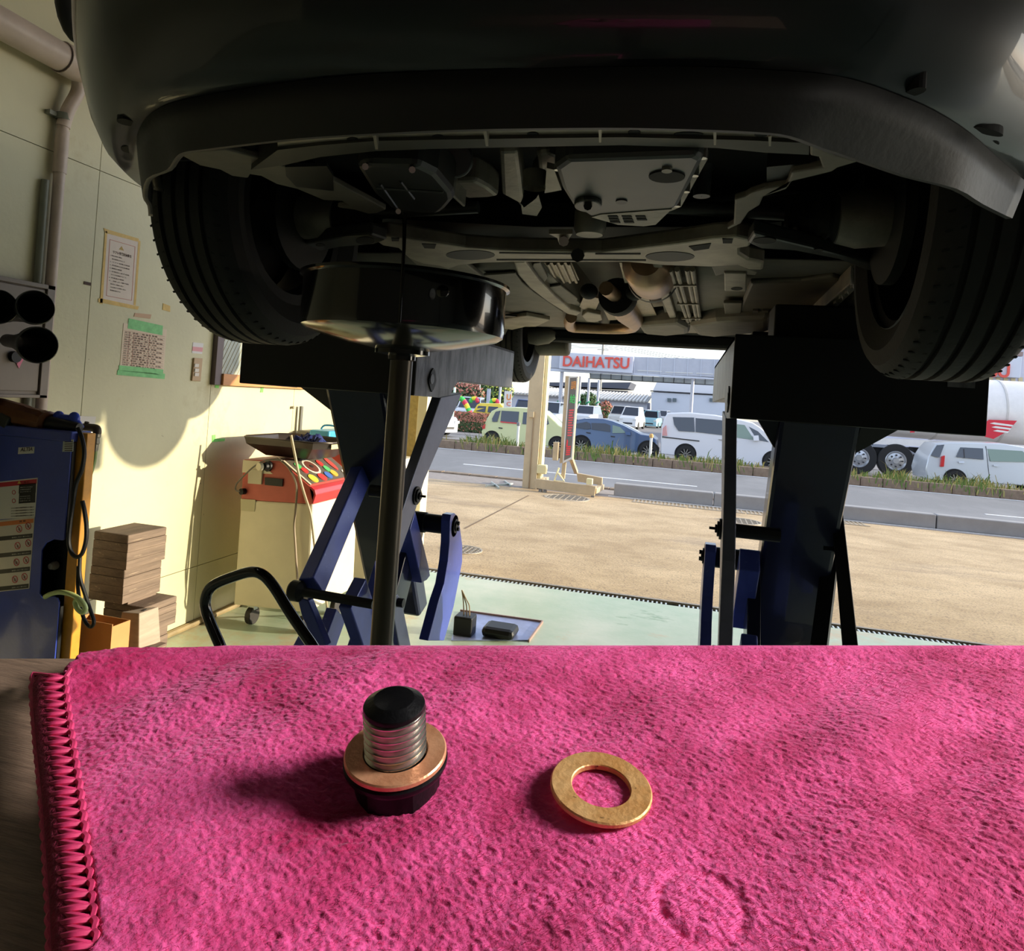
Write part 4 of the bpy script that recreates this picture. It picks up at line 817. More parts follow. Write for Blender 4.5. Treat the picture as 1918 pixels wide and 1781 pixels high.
block(-2.74, -2.50, 2.90, 3.127, .305, .445, 'wide timber block jutting out under the two upper blocks', 4)
MB().bb((-2.78, 2.90, .445), (-2.60, 3.09, .4605)).build('timber_batten', m_tim, label='thin timber batten between the second block and the jutting one', cat='timber batten', bevel=.002)
block(-2.80, -2.52, 2.86, 3.10, .152, .304, 'timber block below the jutting wide block', 3)
block(-2.80, -2.52, 2.86, 3.10, 0, .151, 'timber block on the floor at the bottom of the stack', 3)
m_chock = M('chock_wood', (170, 152, 134), .7, var=.12, scale=9, stretch=(1, .3, 4), bump=.1)
w = [onY(x, y, 2.70) for x, y in [(228, 1146), (261, 1149), (260, 1215), (216, 1215)]]
t = empty('wooden_chock', w[3], 'pale tapered wooden chock with a dark grid mark before the stack', 'chock')
ck = MB().loft([w, [onY(x, y, 2.845) for x, y in [(266, 1139), (297, 1136), (301, 1203), (258, 1205)]]]).build('chock_body', m_chock, t, bevel=.004)
zc = ck
for k in range(7): MB().bar(onY(247+k*3.4, 1146-k*.3, 2.74), onY(254+k*3.4, 1142-k*.3, 2.79), .004, .002).build('grid_mark', m_dark, t)  # near-black bars laid as a grid across the chock
MB().bb((t.location.x-.02, 2.70, 0), (t.location.x+.16, 2.84, onY(240, 1217, 2.70).z)).build('support_block', m_tim, label='timber offcut under the pale wooden chock', cat='timber block')
m_card = M('cardboard', (196, 142, 86), .7, var=.06, scale=10)
bx = empty('cardboard_box', onY(175, 1215, 2.60), 'open orange-brown cardboard box beside the yellow post', 'box')
b_ = [onY(x, y, 2.56) for x, y in [(133, 1160), (210, 1174)]]
zB = b_[1].z
for nm, a, b in [('front_flap', (b_[0].x, 2.56, .2), (b_[1].x, 2.564, zB+.01)), ('side_wall', (b_[0].x, 2.564, .2), (b_[0].x+.004, 2.66, zB)), ('side_wall', (b_[1].x-.004, 2.564, .2), (b_[1].x, 2.66, zB)), ('back_wall', (b_[0].x, 2.66, .2), (b_[1].x, 2.664, zB)), ('box_bottom', (b_[0].x, 2.56, .196), (b_[1].x, 2.664, .2))]: MB().bb(a, b).build(nm, m_card, bx)
MB().bb((b_[0].x, 2.55, 0), (b_[1].x-.01, 2.67, .195)).build('storage_crate', m_lblk, label='black crate under the open cardboard box', cat='crate', bevel=.01)
# ================================================================ air-conditioning service machines
m_wht = M('machine_cream', (216, 206, 180), .5, var=.05, scale=3); m_red = M('machine_red', (192, 46, 50), .38, var=.06, scale=5, coat=.2); m_redd = M('machine_dull_red', (186, 84, 70), .5, var=.08, scale=6)
m_cast = M('caster_rubber', (44, 40, 38), .6)
MN = 3.95
def machine(dx, dn, label, depth=.62, front=True):
    O = V((dx, dn, 0)); t = empty('service_machine', V((-2.48, MN+depth/2, 0))+O, label, 'service machine', 'service machines along the wall')
    Pm = lambda x, z, n=MN: V((x, n, z))+O
    low = [(-2.735, .14), (-2.205, .165), (-2.225, .84), (-2.738, .815)]
    MB().prism([Pm(*p) for p in low], (0, depth, 0)).build('cabinet', m_wht, t, bevel=.012)
    hi = [(-2.738, .815), (-2.225, .84), (-2.212, .90), (-2.222, .925), (-2.25, .945), (-2.47, 1.085), (-2.742, 1.075)]
    MB().prism([Pm(*p) for p in hi], (0, depth, 0)).build('hood', m_redd, t, bevel=.008)
    MB().prism([Pm(x+.003, z) for x, z in [(-2.226, .838), (-2.209, .90), (-2.22, .928), (-2.252, .948), (-2.262, .94)]], (0, depth, 0)).build('front_lip', m_red, t, bevel=.004)
    MB().prism([Pm(x, z, MN-.002) for x, z in [(-2.742, 1.07), (-2.62, 1.073), (-2.52, 1.0), (-2.742, .99)]], (0, .004, 0)).build('cream_patch', m_wht, t) if front else None
    for y0 in (MN+.10, MN+depth-.1):
        for x in (-2.66, -2.28):
            c = Pm(x, .058, y0); cs = MB().cyl(c+V((-.02, 0, 0)), c+V((.02, 0, 0)), .058, n=20).build('caster', m_cast, t, smooth=True, bevel=.006)
            MB().bb(c+V((-.025, -.02, .04)), c+V((.025, .02, .10))).build('fork', m_galv, cs)
    # sloping control panel with coloured keys
    s0, s1 = V((-2.465, 0, 1.087)), V((-2.262, 0, .955)); ex = V((0, 1, 0)); ey = (s0-s1).normalized(); nn = ex.cross(ey)*-1
    if nn.z < 0: nn = -nn
    def pp_(u, v, h=0.): return V((s1.x, MN+.03+u*(depth-.06), s1.z))+O+ey*(v*(s0-s1).length)+nn*h
    pan_ = MB().prism([pp_(0, .02), pp_(1, .02), pp_(1, .98), pp_(0, .98)], nn*.004).build('control_panel', M('panel_grey', (92, 84, 74), .5), t)
    MB().prism([pp_(-.03, -.02), pp_(0, .0), pp_(0, 1), pp_(-.03, 1)], nn*.005).build('panel_edge', m_wht, pan_)
    def key(u, v, ru, rv, col, name, h=.005, n=16):
        MB().prism([pp_(u+ru*math.cos(a), v+rv*math.sin(a), .004) for a in np.linspace(0, 2*math.pi, n+1)[:-1]], nn*h).build(name, M('key_'+name+str(col[0])+str(col[1]), col, .45), pan_)
    if front:
        key(.36, .62, .135, .30, (220, 214, 200), 'dial_ring', .002); key(.36, .62, .105, .235, (110, 60, 50), 'dial', .003); key(.36, .62, .03, .06, (60, 50, 46), 'dial_hub', .006)
        for (u, v, ru, rv, c) in [(.12, .72, .05, .12, (90, 190, 110)), (.15, .52, .05, .12, (206, 60, 56)), (.60, .70, .05, .13, (206, 60, 56)), (.62, .45, .05, .13, (90, 190, 110)), (.82, .62, .05, .3, (196, 70, 60)), (.14, .18, .07, .16, (230, 200, 70)), (.34, .17, .07, .15, (206, 60, 56)), (.50, .2, .06, .14, (70, 110, 190)), (.66, .24, .06, .14, (230, 180, 60)), (.9, .2, .04, .1, (220, 214, 200))]: key(u, v, ru, rv, c, 'key')
        side = MN-.001
        sd = lambda px, py: onY(px, py, MN-.002)
        def sq(name, pts, mat, th=.004): return MB().prism([sd(x, y)+O for x, y in pts], (0, -th, 0)).build(name, mat, t, bevel=.001)
        sq('paper_holder', [(467, 879), (493, 880), (491, 907), (466, 905)], M('holder_cream', (200, 190, 166), .5), .012)
        ho = sq('socket_frame', [(497, 894), (531, 897), (530, 911), (497, 908)], m_lblk, .008); sq('data_plate', [(451, 934), (479, 936), (477, 958), (451, 956)], M('plate_buff', (190, 182, 150), .5), .002)
        MB().lathe([(.001, 0), (.034, 0), (.034, .015), (.026, .018), (.026, .04), (.02, .045), (.001, .045)], sd(504, 873), (-.3, -1, 0), 20).build('plug_socket', m_lblk, t, smooth=30)
        MB().lathe([(.001, 0), (.026, 0), (.024, .02), (.001, .02)], sd(500, 873)+V((-.012, -.045, 0)), (-.3, -1, 0), 20).build('socket_cap', m_wht, t, smooth=30)
        MB().lathe([(.001, 0), (.02, 0), (.02, .03), (.001, .03)], sd(458, 920), (-.2, -1, 0), 16).build('cable_gland', m_lblk, t, smooth=30)
    return t
mc = machine(0, 0, 'red and cream service machine carrying the drip tray')
machine(-.02, .85, 'second cream service machine standing behind the first one', front=False)
# pale hoses and cable on the machine
m_hose = M('hose_beige', (176, 160, 130), .5)
MB().tube(smoothpts([onY(x, y, 3.93) for x, y in [(545, 815), (552, 850), (560, 890), (570, 925), (582, 965), (588, 1010), (592, 1045)]]+[onY(596, 1080, 3.95), onY(610, 1120, 4.0), onZ(612, 1150, .02), onZ(602, 1172, .01)], 4), .0085, 8).build('grey_hose', m_hose, smooth=True, label='beige hose running from the drip tray to the floor', cat='hose')
MB().tube(smoothpts([onY(x, y, 3.92) for x, y in [(520, 858), (540, 875), (553, 900), (556, 920), (553, 960), (551, 985), (553, 1020), (557, 1085)]], 4), .0075, 8).build('grey_hose', M('hose_brown', (146, 128, 106), .5), smooth=True, label='brown hose hanging down the machine side', cat='hose')
MB().tube(smoothpts([onY(x, y, 3.90) for x, y in [(528, 862), (500, 862), (478, 872), (458, 890), (444, 905), (441, 917), (449, 921)]], 4), .005, 8).build('power_cable', M('cable_grey', (110, 104, 92), .5), smooth=True, label='grey power cable looping to the machine gland', cat='cable')
# drip tray
m_tray = M('tray_dark', (62, 54, 50), .35, .4, var=.08, scale=5)
ty = 4.02; TL, TR = onY(454, 816, ty), onY(556, 829, ty); tz = 1.222
tr_ = empty('drip_tray', (-2.48, 4.2, tz-.09), 'dark metal drip tray resting above the service machine', 'tray')
rim = [(-2.76, 3.98), (-2.27, 3.98), (-2.20, 4.10), (-2.20, 4.42), (-2.30, 4.5), (-2.74, 4.5), (-2.80, 4.42), (-2.80, 4.05)]
c0 = V((-2.49, 4.22)); sc_ = lambda k, z: [V((c0.x+(x-c0.x)*k, c0.y+(y-c0.y)*k, z)) for x, y in rim]
MB().loft([sc_(1.02, tz), sc_(1.0, tz-.012), sc_(.97, tz-.045), sc_(.62, tz-.118), sc_(.2, tz-.13)], caps=False).build('tray_body', m_tray, tr_, smooth=25, solid=.006)
MB().cyl((c0.x, c0.y, 1.078), (c0.x, c0.y, tz-.128), .05, n=16).build('stand', m_lblk, tr_)
lbq = MB().prism([V((-2.197, n, z)) for n, z in [(4.08, tz-.015), (4.24, tz-.015), (4.24, tz-.045), (4.08, tz-.045)]], (.003, 0, 0)).build('label', M('tray_label', (214, 206, 150), .5), tr_)
# blue rag in the tray
def rag(c, sx, sy, h, mat, name, label):
    rows = []
    for i in range(17):
        row = []
        for j in range(17):
            u, v = i/16*2-1, j/16*2-1; q = V((u*3.1, v*3.1, 1.7)); dz = h*(.5+.9*noise.noise(q)+.4*noise.noise(q*2.3))*(1-max(abs(u), abs(v))**3)
            row.append(V((c.x+u*sx*(1+.2*noise.noise(q*1.3+V((5, 0, 0)))), c.y+v*sy*(1+.2*noise.noise(q*1.3+V((0, 7, 0)))), c.z+max(.0, dz))))
        rows.append(row)
    return MB().grid(rows).build(name, mat, smooth=True, solid=.004, label=label, cat='rag')
rag(V((-2.38, 4.15, tz-.03)), .13, .10, .075, M('rag_blue', (34, 46, 110), .8, col2=(120, 136, 200), scale=30, lo=.55, hi=.7), 'blue_rag', 'crumpled dark blue rag lying in the drip tray')
# blue tool case and bits on the second machine
m_cyan = M('case_cyan', (62, 160, 205), .4, var=.06, scale=6); m_grayc = M('case_grey', (104, 104, 98), .5)
tcn = 4.85; a, b = onY(578, 823, tcn), onY(618, 797, tcn)
tc_ = empty('tool_case', V(((a.x+b.x)/2, tcn+.1, 1.08)), 'bright blue tool case with grey latches on the second machine', 'tool case')
MB().bb((a.x, tcn, 1.085), (b.x, tcn+.36, 1.16)).build('case_bottom', m_cyan, tc_, bevel=.012); MB().bb((a.x, tcn, 1.166), (b.x, tcn+.36, 1.235)).build('case_lid', m_cyan, tc_, bevel=.014)
MB().bb((a.x-.12, tcn+.02, 1.087), (a.x-.002, tcn+.34, 1.22)).build('grey_end', m_grayc, tc_, bevel=.012)
for x in (a.x+.03, b.x-.05): MB().bb((x, tcn-.012, 1.13), (x+.03, tcn, 1.19)).build('latch', m_grayc, tc_, bevel=.002)
MB().tube(smoothpts([(a.x, tcn+.18, 1.235), (a.x+.03, tcn+.18, 1.265), (b.x-.06, tcn+.18, 1.265), (b.x-.03, tcn+.18, 1.235)], 4), .008, 8).build('handle', m_cyan, tc_, smooth=True)
MB().bb(V((onY(557, 812, 4.9).x, 4.9, 1.07)), onY(565, 761, 4.9)+V((0, .03, 0))).build('grey_upright', m_grayc, label='dark grey upright bar behind the drip tray', cat='bar', bevel=.004)
MB().tube([onY(533, 812, 4.82), onY(537, 764, 4.82), onY(551, 763, 4.82)], .012, 8).build('hook_stand', M('stand_grey', (150, 146, 128), .5), label='thin pale hook stand behind the drip tray', cat='stand', smooth=True)
MB().tube([onY(533, 780, 4.82), onY(522, 779, 4.82), onY(524, 770, 4.82)], .008, 8).build('wall_hook', M('stand_grey', (150, 146, 128), .5), label='small hook sticking out beside the pale stand', cat='hook', smooth=True)
# white storage trolley further along the wall
wt = empty('white_trolley', (-2.45, 5.25, 0), 'white trolley with a dark slot and loop handle by the doorway', 'trolley')
MB().bb((-2.86, 5.47, .10), (-2.30, 5.85, 1.0)).build('trolley_body', M('trolley_white', (228, 222, 206), .5), wt, bevel=.015)
MB().prism([V((-2.296, n, z)) for n, z in [(5.50, .35), (5.58, .35), (5.58, .85), (5.50, .83)]], (.006, 0, 0)).build('slot', m_lblk, wt)
MB().tube(smoothpts([(-2.296, 5.65, .42), (-2.25, 5.65, .45), (-2.25, 5.65, .66), (-2.296, 5.65, .70)], 4), .016, 10).build('loop_handle', m_wht, wt, smooth=True)
for x in (-2.78, -2.38):
    for n in (5.55, 5.78): MB().cyl((x-.02, n, .05), (x+.02, n, .05), .05, n=16).build('caster', m_cast, wt, smooth=True)
# ================================================================ outside: sign post and sign stand
m_beige = M('post_beige', (196, 178, 146), .55, var=.06, scale=4); m_cr2 = M('post_cream', (226, 216, 168), .55)
pb = onG(992, 915); pil = empty('canopy_pillar', pb, 'tall beige steel pillar between the apron and the road', 'pillar')
w_ = .30
MB().bb((pb.x-.16, pb.y, pb.z), (pb.x+.13, pb.y+.26, 5.6)).build('column', m_beige, pil, bevel=.006)
MB().bb((pb.x+.135, pb.y+.05, pb.z+.02), (pb.x+.20, pb.y+.3, 5.6)).build('side_channel', m_cr2, pil, bevel=.004)
MB().cyl((pb.x-.02, pb.y-.015, pb.z), (pb.x-.02, pb.y-.015, onY(997, 780, pb.y).z), .012, n=8).build('conduit', M('conduit_tan', (150, 132, 108), .5), pil, smooth=True)
bq = onY(996, 776, pb.y); MB().bb(bq+V((-.05, -.05, -.06)), bq+V((.05, 0, .06))).build('junction_box', m_beige, pil, bevel=.004)
MB().bb((pb.x+.13, pb.y-.05, pb.z+.32), (pb.x+.32, pb.y+.1, pb.z+.5)).build('base_foot', m_cr2, pil, bevel=.02)
sb = onG(1060, 925); sy = sb.y-.1
ss = empty('led_sign_stand', (sb.x, sy, sb.z), 'narrow upright led sign on a beige steel beam base', 'sign')
S = lambda x, y, d=0.: onY(x, y, sy-d)
m_stand = M('stand_beige', (188, 168, 136), .55, var=.08, scale=6)
def sprism(name, pts, mat, th, d=0., parent=None, bev=.004): return MB().prism([S(x, y, d) for x, y in pts], (0, th, 0)).build(name, mat, parent or ss, bevel=bev)
sprism('front_beam', [(1003, 897), (1116, 911), (1113, 929), (1001, 914)], m_stand, .10)
sprism('rear_beam', [(1080, 886), (1128, 895), (1127, 909), (1082, 902)], m_stand, .10, -.7)
for a in [(1003, 905), (1112, 920)]: MB().bar(S(*a)+V((0, .05, 0)), S(*a)+V((.05, .85, 0)), .10, .10).build('cross_beam', m_stand, ss, bevel=.004)
for x, y in [(1012, 920), (1020, 921), (1110, 932)]:
    c = S(x, y); MB().cyl(c+V((-.03, .02, -.02)), c+V((.03, .02, -.02)), .06, n=14).build('roller', m_iron, ss, smooth=True)
MB().bb(S(1098, 907)+V((0, -.02, 0)), S(1110, 897)+V((0, .1, 0))).build('stop_block', m_cr2, ss, bevel=.01)
bd = sprism('sign_case', [(1059, 704), (1083, 705), (1072, 862), (1048, 868)], m_stand, .16)
sprism('sign_face', [(1067, 708), (1081, 707), (1070, 856), (1056, 862)], M('led_face', (112, 108, 104), .4), .004, .006, bd, 0)
for pts in [[(1065.5, 706), (1067.5, 706), (1056, 864), (1054, 864)], [(1080.5, 706), (1082.5, 706), (1071.5, 860), (1069.5, 861)], [(1065.5, 705), (1082.5, 705), (1082.5, 707), (1065.5, 707.5)], [(1054, 864), (1070, 856), (1070, 860), (1054, 868)]]: sprism('white_edge', pts, m_white, .006, .008, bd, 0)
def led(pts, col): sprism('led_mark', pts, M('led_'+str(col[0])+str(col[1]), col, .5, emit=.15), .003, .009, bd, 0)
def ltext(body, x0, y0, x1, h_px, col):
    o = S(x0, y0, .0095); e = S(x1, y0-(x1-x0)*.0, .0095); up = S(x0+h_px*.07, y0-h_px, .0095)-o
    text('led_writing', body, M('led_'+str(col[0])+str(col[1]), col, .5, emit=.15), bd, o, V((1, 0, 0)), V((up.x, 0, up.z)), width=(e-o).length, height=up.length, depth=.002)
ltext('調', 1069, 729, 1078, 16, (226, 150, 70)); ltext('給', 1067, 755, 1077, 17, (70, 205, 100))
for k in range(11):
    y = 767+k*4.7; x = 1066-k*.33
    led([(x, y), (x+9-(k % 3), y-.3), (x+9-(k % 3), y+2.3), (x, y+2.8)], (208, 84, 88))
for k in range(5):
    y = 836+k*3.6; led([(1061-k*.3, y), (1069-k*.4, y-1), (1069-k*.4, y+1.4), (1061-k*.3, y+2.4)], (214, 60, 66))
led([(1062, 822), (1064, 826), (1063, 836), (1060, 838)], (214, 60, 66))
for a, b in [((1056, 866), (1053, 897)), ((1069, 860), (1068, 891))]: MB().bar(S(*a)+V((0, .08, 0)), S(*b)+V((0, .08 if a[0] < 1060 else .75, 0)), .07, .07).build('leg', m_stand, ss)
MB().tube([S(1047, 876), S(1038, 900), S(1057, 901), S(1046, 886)], .02, 6).build('tie_frame', m_cr2, ss)
MB().bb(S(1036, 861)+V((0, -.1, 0)), S(1048, 828)+V((0, .05, 0))).build('control_box', m_stand, ss, bevel=.01)
# gutter hatch of steel bars at the foot of the pillar
hz_ = empty('gutter_hatch', onG(940, 912), 'open steel gutter hatch in the ground before the pillar', 'hatch')
for a, b in [((910, 912), (960, 908)), ((920, 905), (935, 916)), ((945, 903), (957, 912))]: MB().bar(onG(*a)+V((0, 0, .01)), onG(*b)+V((0, 0, .01)), .06, .02, (0, 0, 1)).build('bar', m_galv, hz_)
# ================================================================ median strip
m_soil = M('median_soil', (112, 100, 76), .95, col2=(140, 128, 92), scale=6, bump=.4, bscale=20)
med = MB().bb((-60, 23.15, -.6), (70, 24.15, -.14)).build('median_strip', m_soil, kind='structure')
m_mk = M('median_kerb', (120, 100, 84), .9, col2=(148, 128, 108), scale=3, bump=.3, bscale=30)
k0 = None
for k in range(46):
    x = -9.5+k*.61
    if k0 is None: k0 = MB().bb((x, 22.95, -.37), (x+.595, 23.18, -.09)).build('kerb_stone', m_mk, med, bevel=.015)
    else: c = k0.copy(); COL.objects.link(c); c.parent = med; c.location.x = k*.61
MB().bb((-60, 24.1, -.5), (70, 24.3, -.12)).build('back_kerb', m_mk, med)
gr = MB(); rnd = random.Random(3)
for k in range(9000):
    x = rnd.uniform(-10, 18.5); d = noise.noise(V((x*.55, 3.1, 0)))+.55*noise.noise(V((x*1.7, 9, 0)))
    if rnd.random() > .45+d*.9: continue
    y = rnd.uniform(22.99, 24.0) if rnd.random() < .8 else 22.95; h = rnd.uniform(.10, .30)*(1+max(0, d))*(1 if rnd.random() < .95 else 1.7); a = rnd.uniform(0, 6.28); l = rnd.uniform(.2, .8)*h
    z = -.10 if y < 23.2 else -.14; w = rnd.uniform(.006, .016)
    if y < 22.96: z = rnd.uniform(-.34, -.12)
    p = V((x, y, z)); t1 = p+V((math.cos(a)*l*.4, math.sin(a)*l*.4, h*.65)); t2 = p+V((math.cos(a)*l, math.sin(a)*l, h*rnd.uniform(.6, 1)))
    if t2.y < 22.9: t2.y = 22.9
    s = V((-math.sin(a), math.cos(a)*.3, 0))*w+V((w*.7, 0, 0))
    gr.cur = 0 if rnd.random() < .6 else 1; gr.add([p-s, p+s, t1+s*.7, t1-s*.7, t2], [(0, 1, 2, 3), (3, 2, 4)])
gr.build('verge_grass', [M('grass_green', (104, 128, 60), .7, var=.25, scale=3), M('grass_dry', (168, 156, 96), .7, var=.2, scale=3)], kind='stuff', label='wild green and straw coloured grass growing on the median strip', cat='grass')
def delin(px, py0, py1, n, label, cap):
    a, b = onY(px, py1, n), onY(px+1, py0, n); t = empty('delineator_post', V((a.x, n, -.14)), label, 'post', 'road delineator posts')
    MB().cyl((a.x, n, -.14), (a.x, n, b.z-.16), .045, n=12).build('tube', m_white, t, smooth=True); MB().cyl((a.x, n, b.z-.16), (a.x, n, b.z-.06), .046, n=12).build('band', m_white, t, smooth=True)
    MB().lathe([(.045, 0), (.07, .02), (.07, .1), (.03, .14), (.001, .14)], (a.x, n, b.z-.14), n=12).build('cap', cap, t, smooth=True)
delin(1218, 812, 848, 23.6, 'white delineator post with orange cap before the blue wagon', M('cap_orange', (206, 160, 96), .5))
delin(970, 790, 816, 23.6, 'white delineator post before the pale green car', M('cap_grey', (120, 120, 124), .5))
# ================================================================ vehicles
m_glass = M('car_glass', (44, 50, 60), .08, .0, spec=.9, coat=.5); m_glassg = M('car_glass_green', (120, 140, 126), .1, spec=.9)
m_tyre2 = M('road_tyre', (30, 30, 32), .7); m_alloy = M('alloy', (196, 198, 202), .3, .7); m_arch = M('arch_dark', (16, 16, 18), .8)
def sidecar(name, label, n, depth, body, belt, col, wheels, wins, lights=(), extra=()):
    """a vehicle seen from its side: body outline and windows read at the plane of its near side"""
    pts = [onY(x, y, n) for x, y in body]; cx = sum(p.x for p in pts)/len(pts)
    t = empty(name, (cx, n+depth/2, -.36), label, 'car' if 'truck' not in name else 'truck')
    zb = onY(body[0][0], belt, n).z; zmax = max(p.z for p in pts)
    ins = lambda z: .0 if z <= zb else .16*(z-zb)/max(.1, zmax-zb)
    near = [V((p.x, n+ins(p.z), p.z)) for p in pts]; far = [V((p.x, n+depth-ins(p.z), p.z)) for p in pts]
    mid1 = [V((cx+(p.x-cx)*1.003, n+depth*.25, p.z+.015*(p.z > zb))) for p in pts]; mid2 = [V((cx+(p.x-cx)*1.003, n+depth*.75, p.z+.015*(p.z > zb))) for p in pts]
    bo = MB().loft([near, mid1, mid2, far]).build('body', col, t, bevel=.03, smooth=35)
    for w, mt in wins:
        q = [onY(x, y, n) for x, y in w]; MB().prism([V((p.x, n+ins(p.z)-.012, p.z)) for p in q], (0, .02, 0)).build('window', mt, t)
        MB().prism([V((p.x, n+depth-ins(p.z)-.008, p.z)) for p in q], (0, .02, 0)).build('window', mt, t)
    for px, py, r in wheels:
        c = onY(px, py, n); z = -.36+r; ao = MB().cyl((c.x, n-.006, z+.02), (c.x, n+.3, z+.02), r*1.14, n=28).build('wheel_arch', m_arch, t)
        for y0, sg in ((n-.03, 1), (n+depth+.03, -1)):
            wl_ = MB().lathe([(r*.62, 0), (r*.95, 0), (r, .03), (r, .19), (r*.6, .2)], (c.x, y0, z), (0, sg, 0), 28).build('tyre', m_tyre2, t, smooth=30)
            MB().lathe([(.001, .02), (r*.16, .02), (r*.18, .05), (r*.6, .05), (r*.66, .005), (r*.64, .06)], (c.x, y0, z), (0, sg, 0), 24).build('rim', M('rim_dark', (88, 90, 94), .4, .5), wl_, smooth=30)
            if sg > 0:
                for k in range(10):
                    a = k*math.pi/5; u = V((math.cos(a), 0, math.sin(a))); MB().bar(V((c.x, y0+.02, z))+u*r*.12, V((c.x, y0+.012, z))+u*r*.62, r*.10, .02, (0, 1, 0)).build('spoke', m_alloy, wl_)
    for l, mt in lights: MB().prism([V((p.x, n-.015, p.z)) for p in [onY(x, y, n) for x, y in l]], (0, .1, 0)).build('lamp', mt, t, bevel=.01)
    for nm, l, mt, th in extra: MB().prism([V((p.x, n+ins(p.z)-.02, p.z)) for p in [onY(x, y, n) for x, y in l]], (0, th, 0)).build(nm, mt, t)
    return t
m_kei = M('kei_green', (206, 208, 152), .35, coat=.5); m_wag = M('wagon_blue', (66, 88, 124), .28, .4, coat=.6); m_van = M('van_white', (222, 222, 228), .3, coat=.5); m_sil = M('hatch_silver', (204, 207, 212), .3, .35, coat=.5)
m_tail = M('tail_red', (206, 50, 54), .3); m_trim = M('dark_trim', (54, 54, 58), .5)
NV = 25.3
sidecar('pale_green_car', 'pale green boxy small car behind the beige pillar', NV, 1.45, [(904, 830), (902, 808), (907, 797), (912, 783), (919, 770), (931, 764), (963, 763), (995, 765), (1017, 770), (1030, 781), (1046, 797), (1054, 801), (1060, 808), (1063, 818), (1063, 838)], 795, m_kei, [(921, 823, .28), (1043, 834, .28)],
    [([(921, 784), (927, 771), (936, 769), (931, 790), (922, 790)], m_glass), ([(938, 769), (971, 771), (970, 793), (937, 790)], m_glass), ([(979, 772), (1005, 773), (1014, 783), (1020, 797), (978, 794)], m_glass), ([(1018, 775), (1023, 778), (1028, 794), (1019, 798)], m_glass)],
    [([(904, 797), (909, 794), (908, 803), (903, 803)], m_tail)],
    [('red_trim', [(937, 789), (970, 792), (970, 794), (937, 791)], m_tail, .012), ('door_handle', [(934, 800), (941, 801), (941, 803), (934, 802)], m_trim, .02), ('mirror', [(1014, 795), (1019, 793), (1019, 801), (1014, 801)], m_kei, -.1)])
sidecar('blue_wagon', 'dark blue estate car between the led sign and the white van', NV, 1.75, [(1069, 838), (1067, 806), (1070, 794), (1080, 787), (1094, 784), (1129, 785), (1146, 789), (1167, 797), (1200, 814), (1221, 817), (1229, 824), (1231, 840), (1228, 850), (1100, 843)], 806, m_wag, [(1088, 831, .33), (1214, 840, .33)],
    [([(1076, 794), (1098, 790), (1105, 793), (1106, 803), (1098, 804), (1074, 800)], m_glass), ([(1107, 792), (1134, 793), (1143, 797), (1143, 809), (1108, 804)], m_glass), ([(1147, 796), (1161, 800), (1173, 811), (1147, 811)], m_glassg)], (),
    [('mirror', [(1171, 808), (1181, 809), (1182, 815), (1173, 814)], m_wag, -.15), ('door_handle', [(1098, 809), (1106, 810), (1105, 812), (1098, 811)], m_trim, .02), ('door_handle', [(1144, 816), (1152, 817), (1151, 819), (1144, 818)], m_trim, .02)])
sidecar('white_minivan', 'white minivan with tinted side windows behind the lift arm', NV, 1.75, [(1237, 850), (1238, 820), (1240, 800), (1244, 784), (1250, 774), (1292, 773), (1340, 778), (1390, 787), (1411, 792), (1424, 800), (1451, 823), (1466, 832), (1478, 846), (1480, 878), (1440, 874)], 810, m_van, [(1284, 848, .33), (1449, 864, .33)],
    [([(1260, 781), (1300, 782), (1301, 809), (1271, 807), (1263, 796)], m_glass), ([(1303, 783), (1361, 788), (1362, 816), (1303, 809)], m_glass), ([(1368, 793), (1395, 796), (1413, 824), (1369, 818)], m_glassg), ([(1403, 799), (1420, 808), (1440, 828), (1418, 824)], m_glass)],
    [([(1241, 802), (1248, 796), (1250, 816), (1240, 816)], M('tail_clear', (216, 160, 160), .3))],
    [('side_strip', [(1240, 817), (1310, 825), (1310, 827), (1240, 819)], m_trim, .012), ('door_handle', [(1346, 822), (1359, 824), (1358, 826), (1346, 824)], m_alloy, .02), ('door_handle', [(1368, 826), (1381, 827), (1380, 829), (1368, 828)], m_alloy, .02), ('mirror', [(1410, 816), (1420, 815), (1421, 825), (1411, 825)], m_van, -.15)])
sidecar('silver_hatchback', 'silver small hatchback in front of the tank truck', NV-.5, 1.5, [(1737, 898), (1734, 879), (1740, 856), (1748, 842), (1757, 831), (1783, 829), (1880, 831), (1925, 838), (1955, 858), (1995, 866), (2010, 880), (2012, 916)], 862, m_sil, [(1789, 894, .29), (1962, 908, .29)],
    [([(1792, 856), (1801, 838), (1844, 840), (1843, 861)], m_glass), ([(1852, 841), (1918, 845), (1940, 866), (1856, 864)], m_glassg)],
    [([(1761, 874), (1764, 855), (1770, 853), (1768, 874)], m_tail)],
    [('rear_glass', [(1744, 853), (1757, 834), (1771, 833), (1760, 857)], m_glass, .01), ('window_bar', [(1806, 841), (1808, 841), (1808, 858), (1806, 858)], m_trim, .01), ('door_line', [(1849, 836), (1850, 836), (1854, 902), (1853, 902)], m_trim, .01), ('door_handle', [(1796, 864), (1806, 864), (1806, 867), (1796, 867)], m_alloy, .02), ('door_handle', [(1861, 870), (1871, 871), (1871, 874), (1861, 873)], m_alloy, .02)])
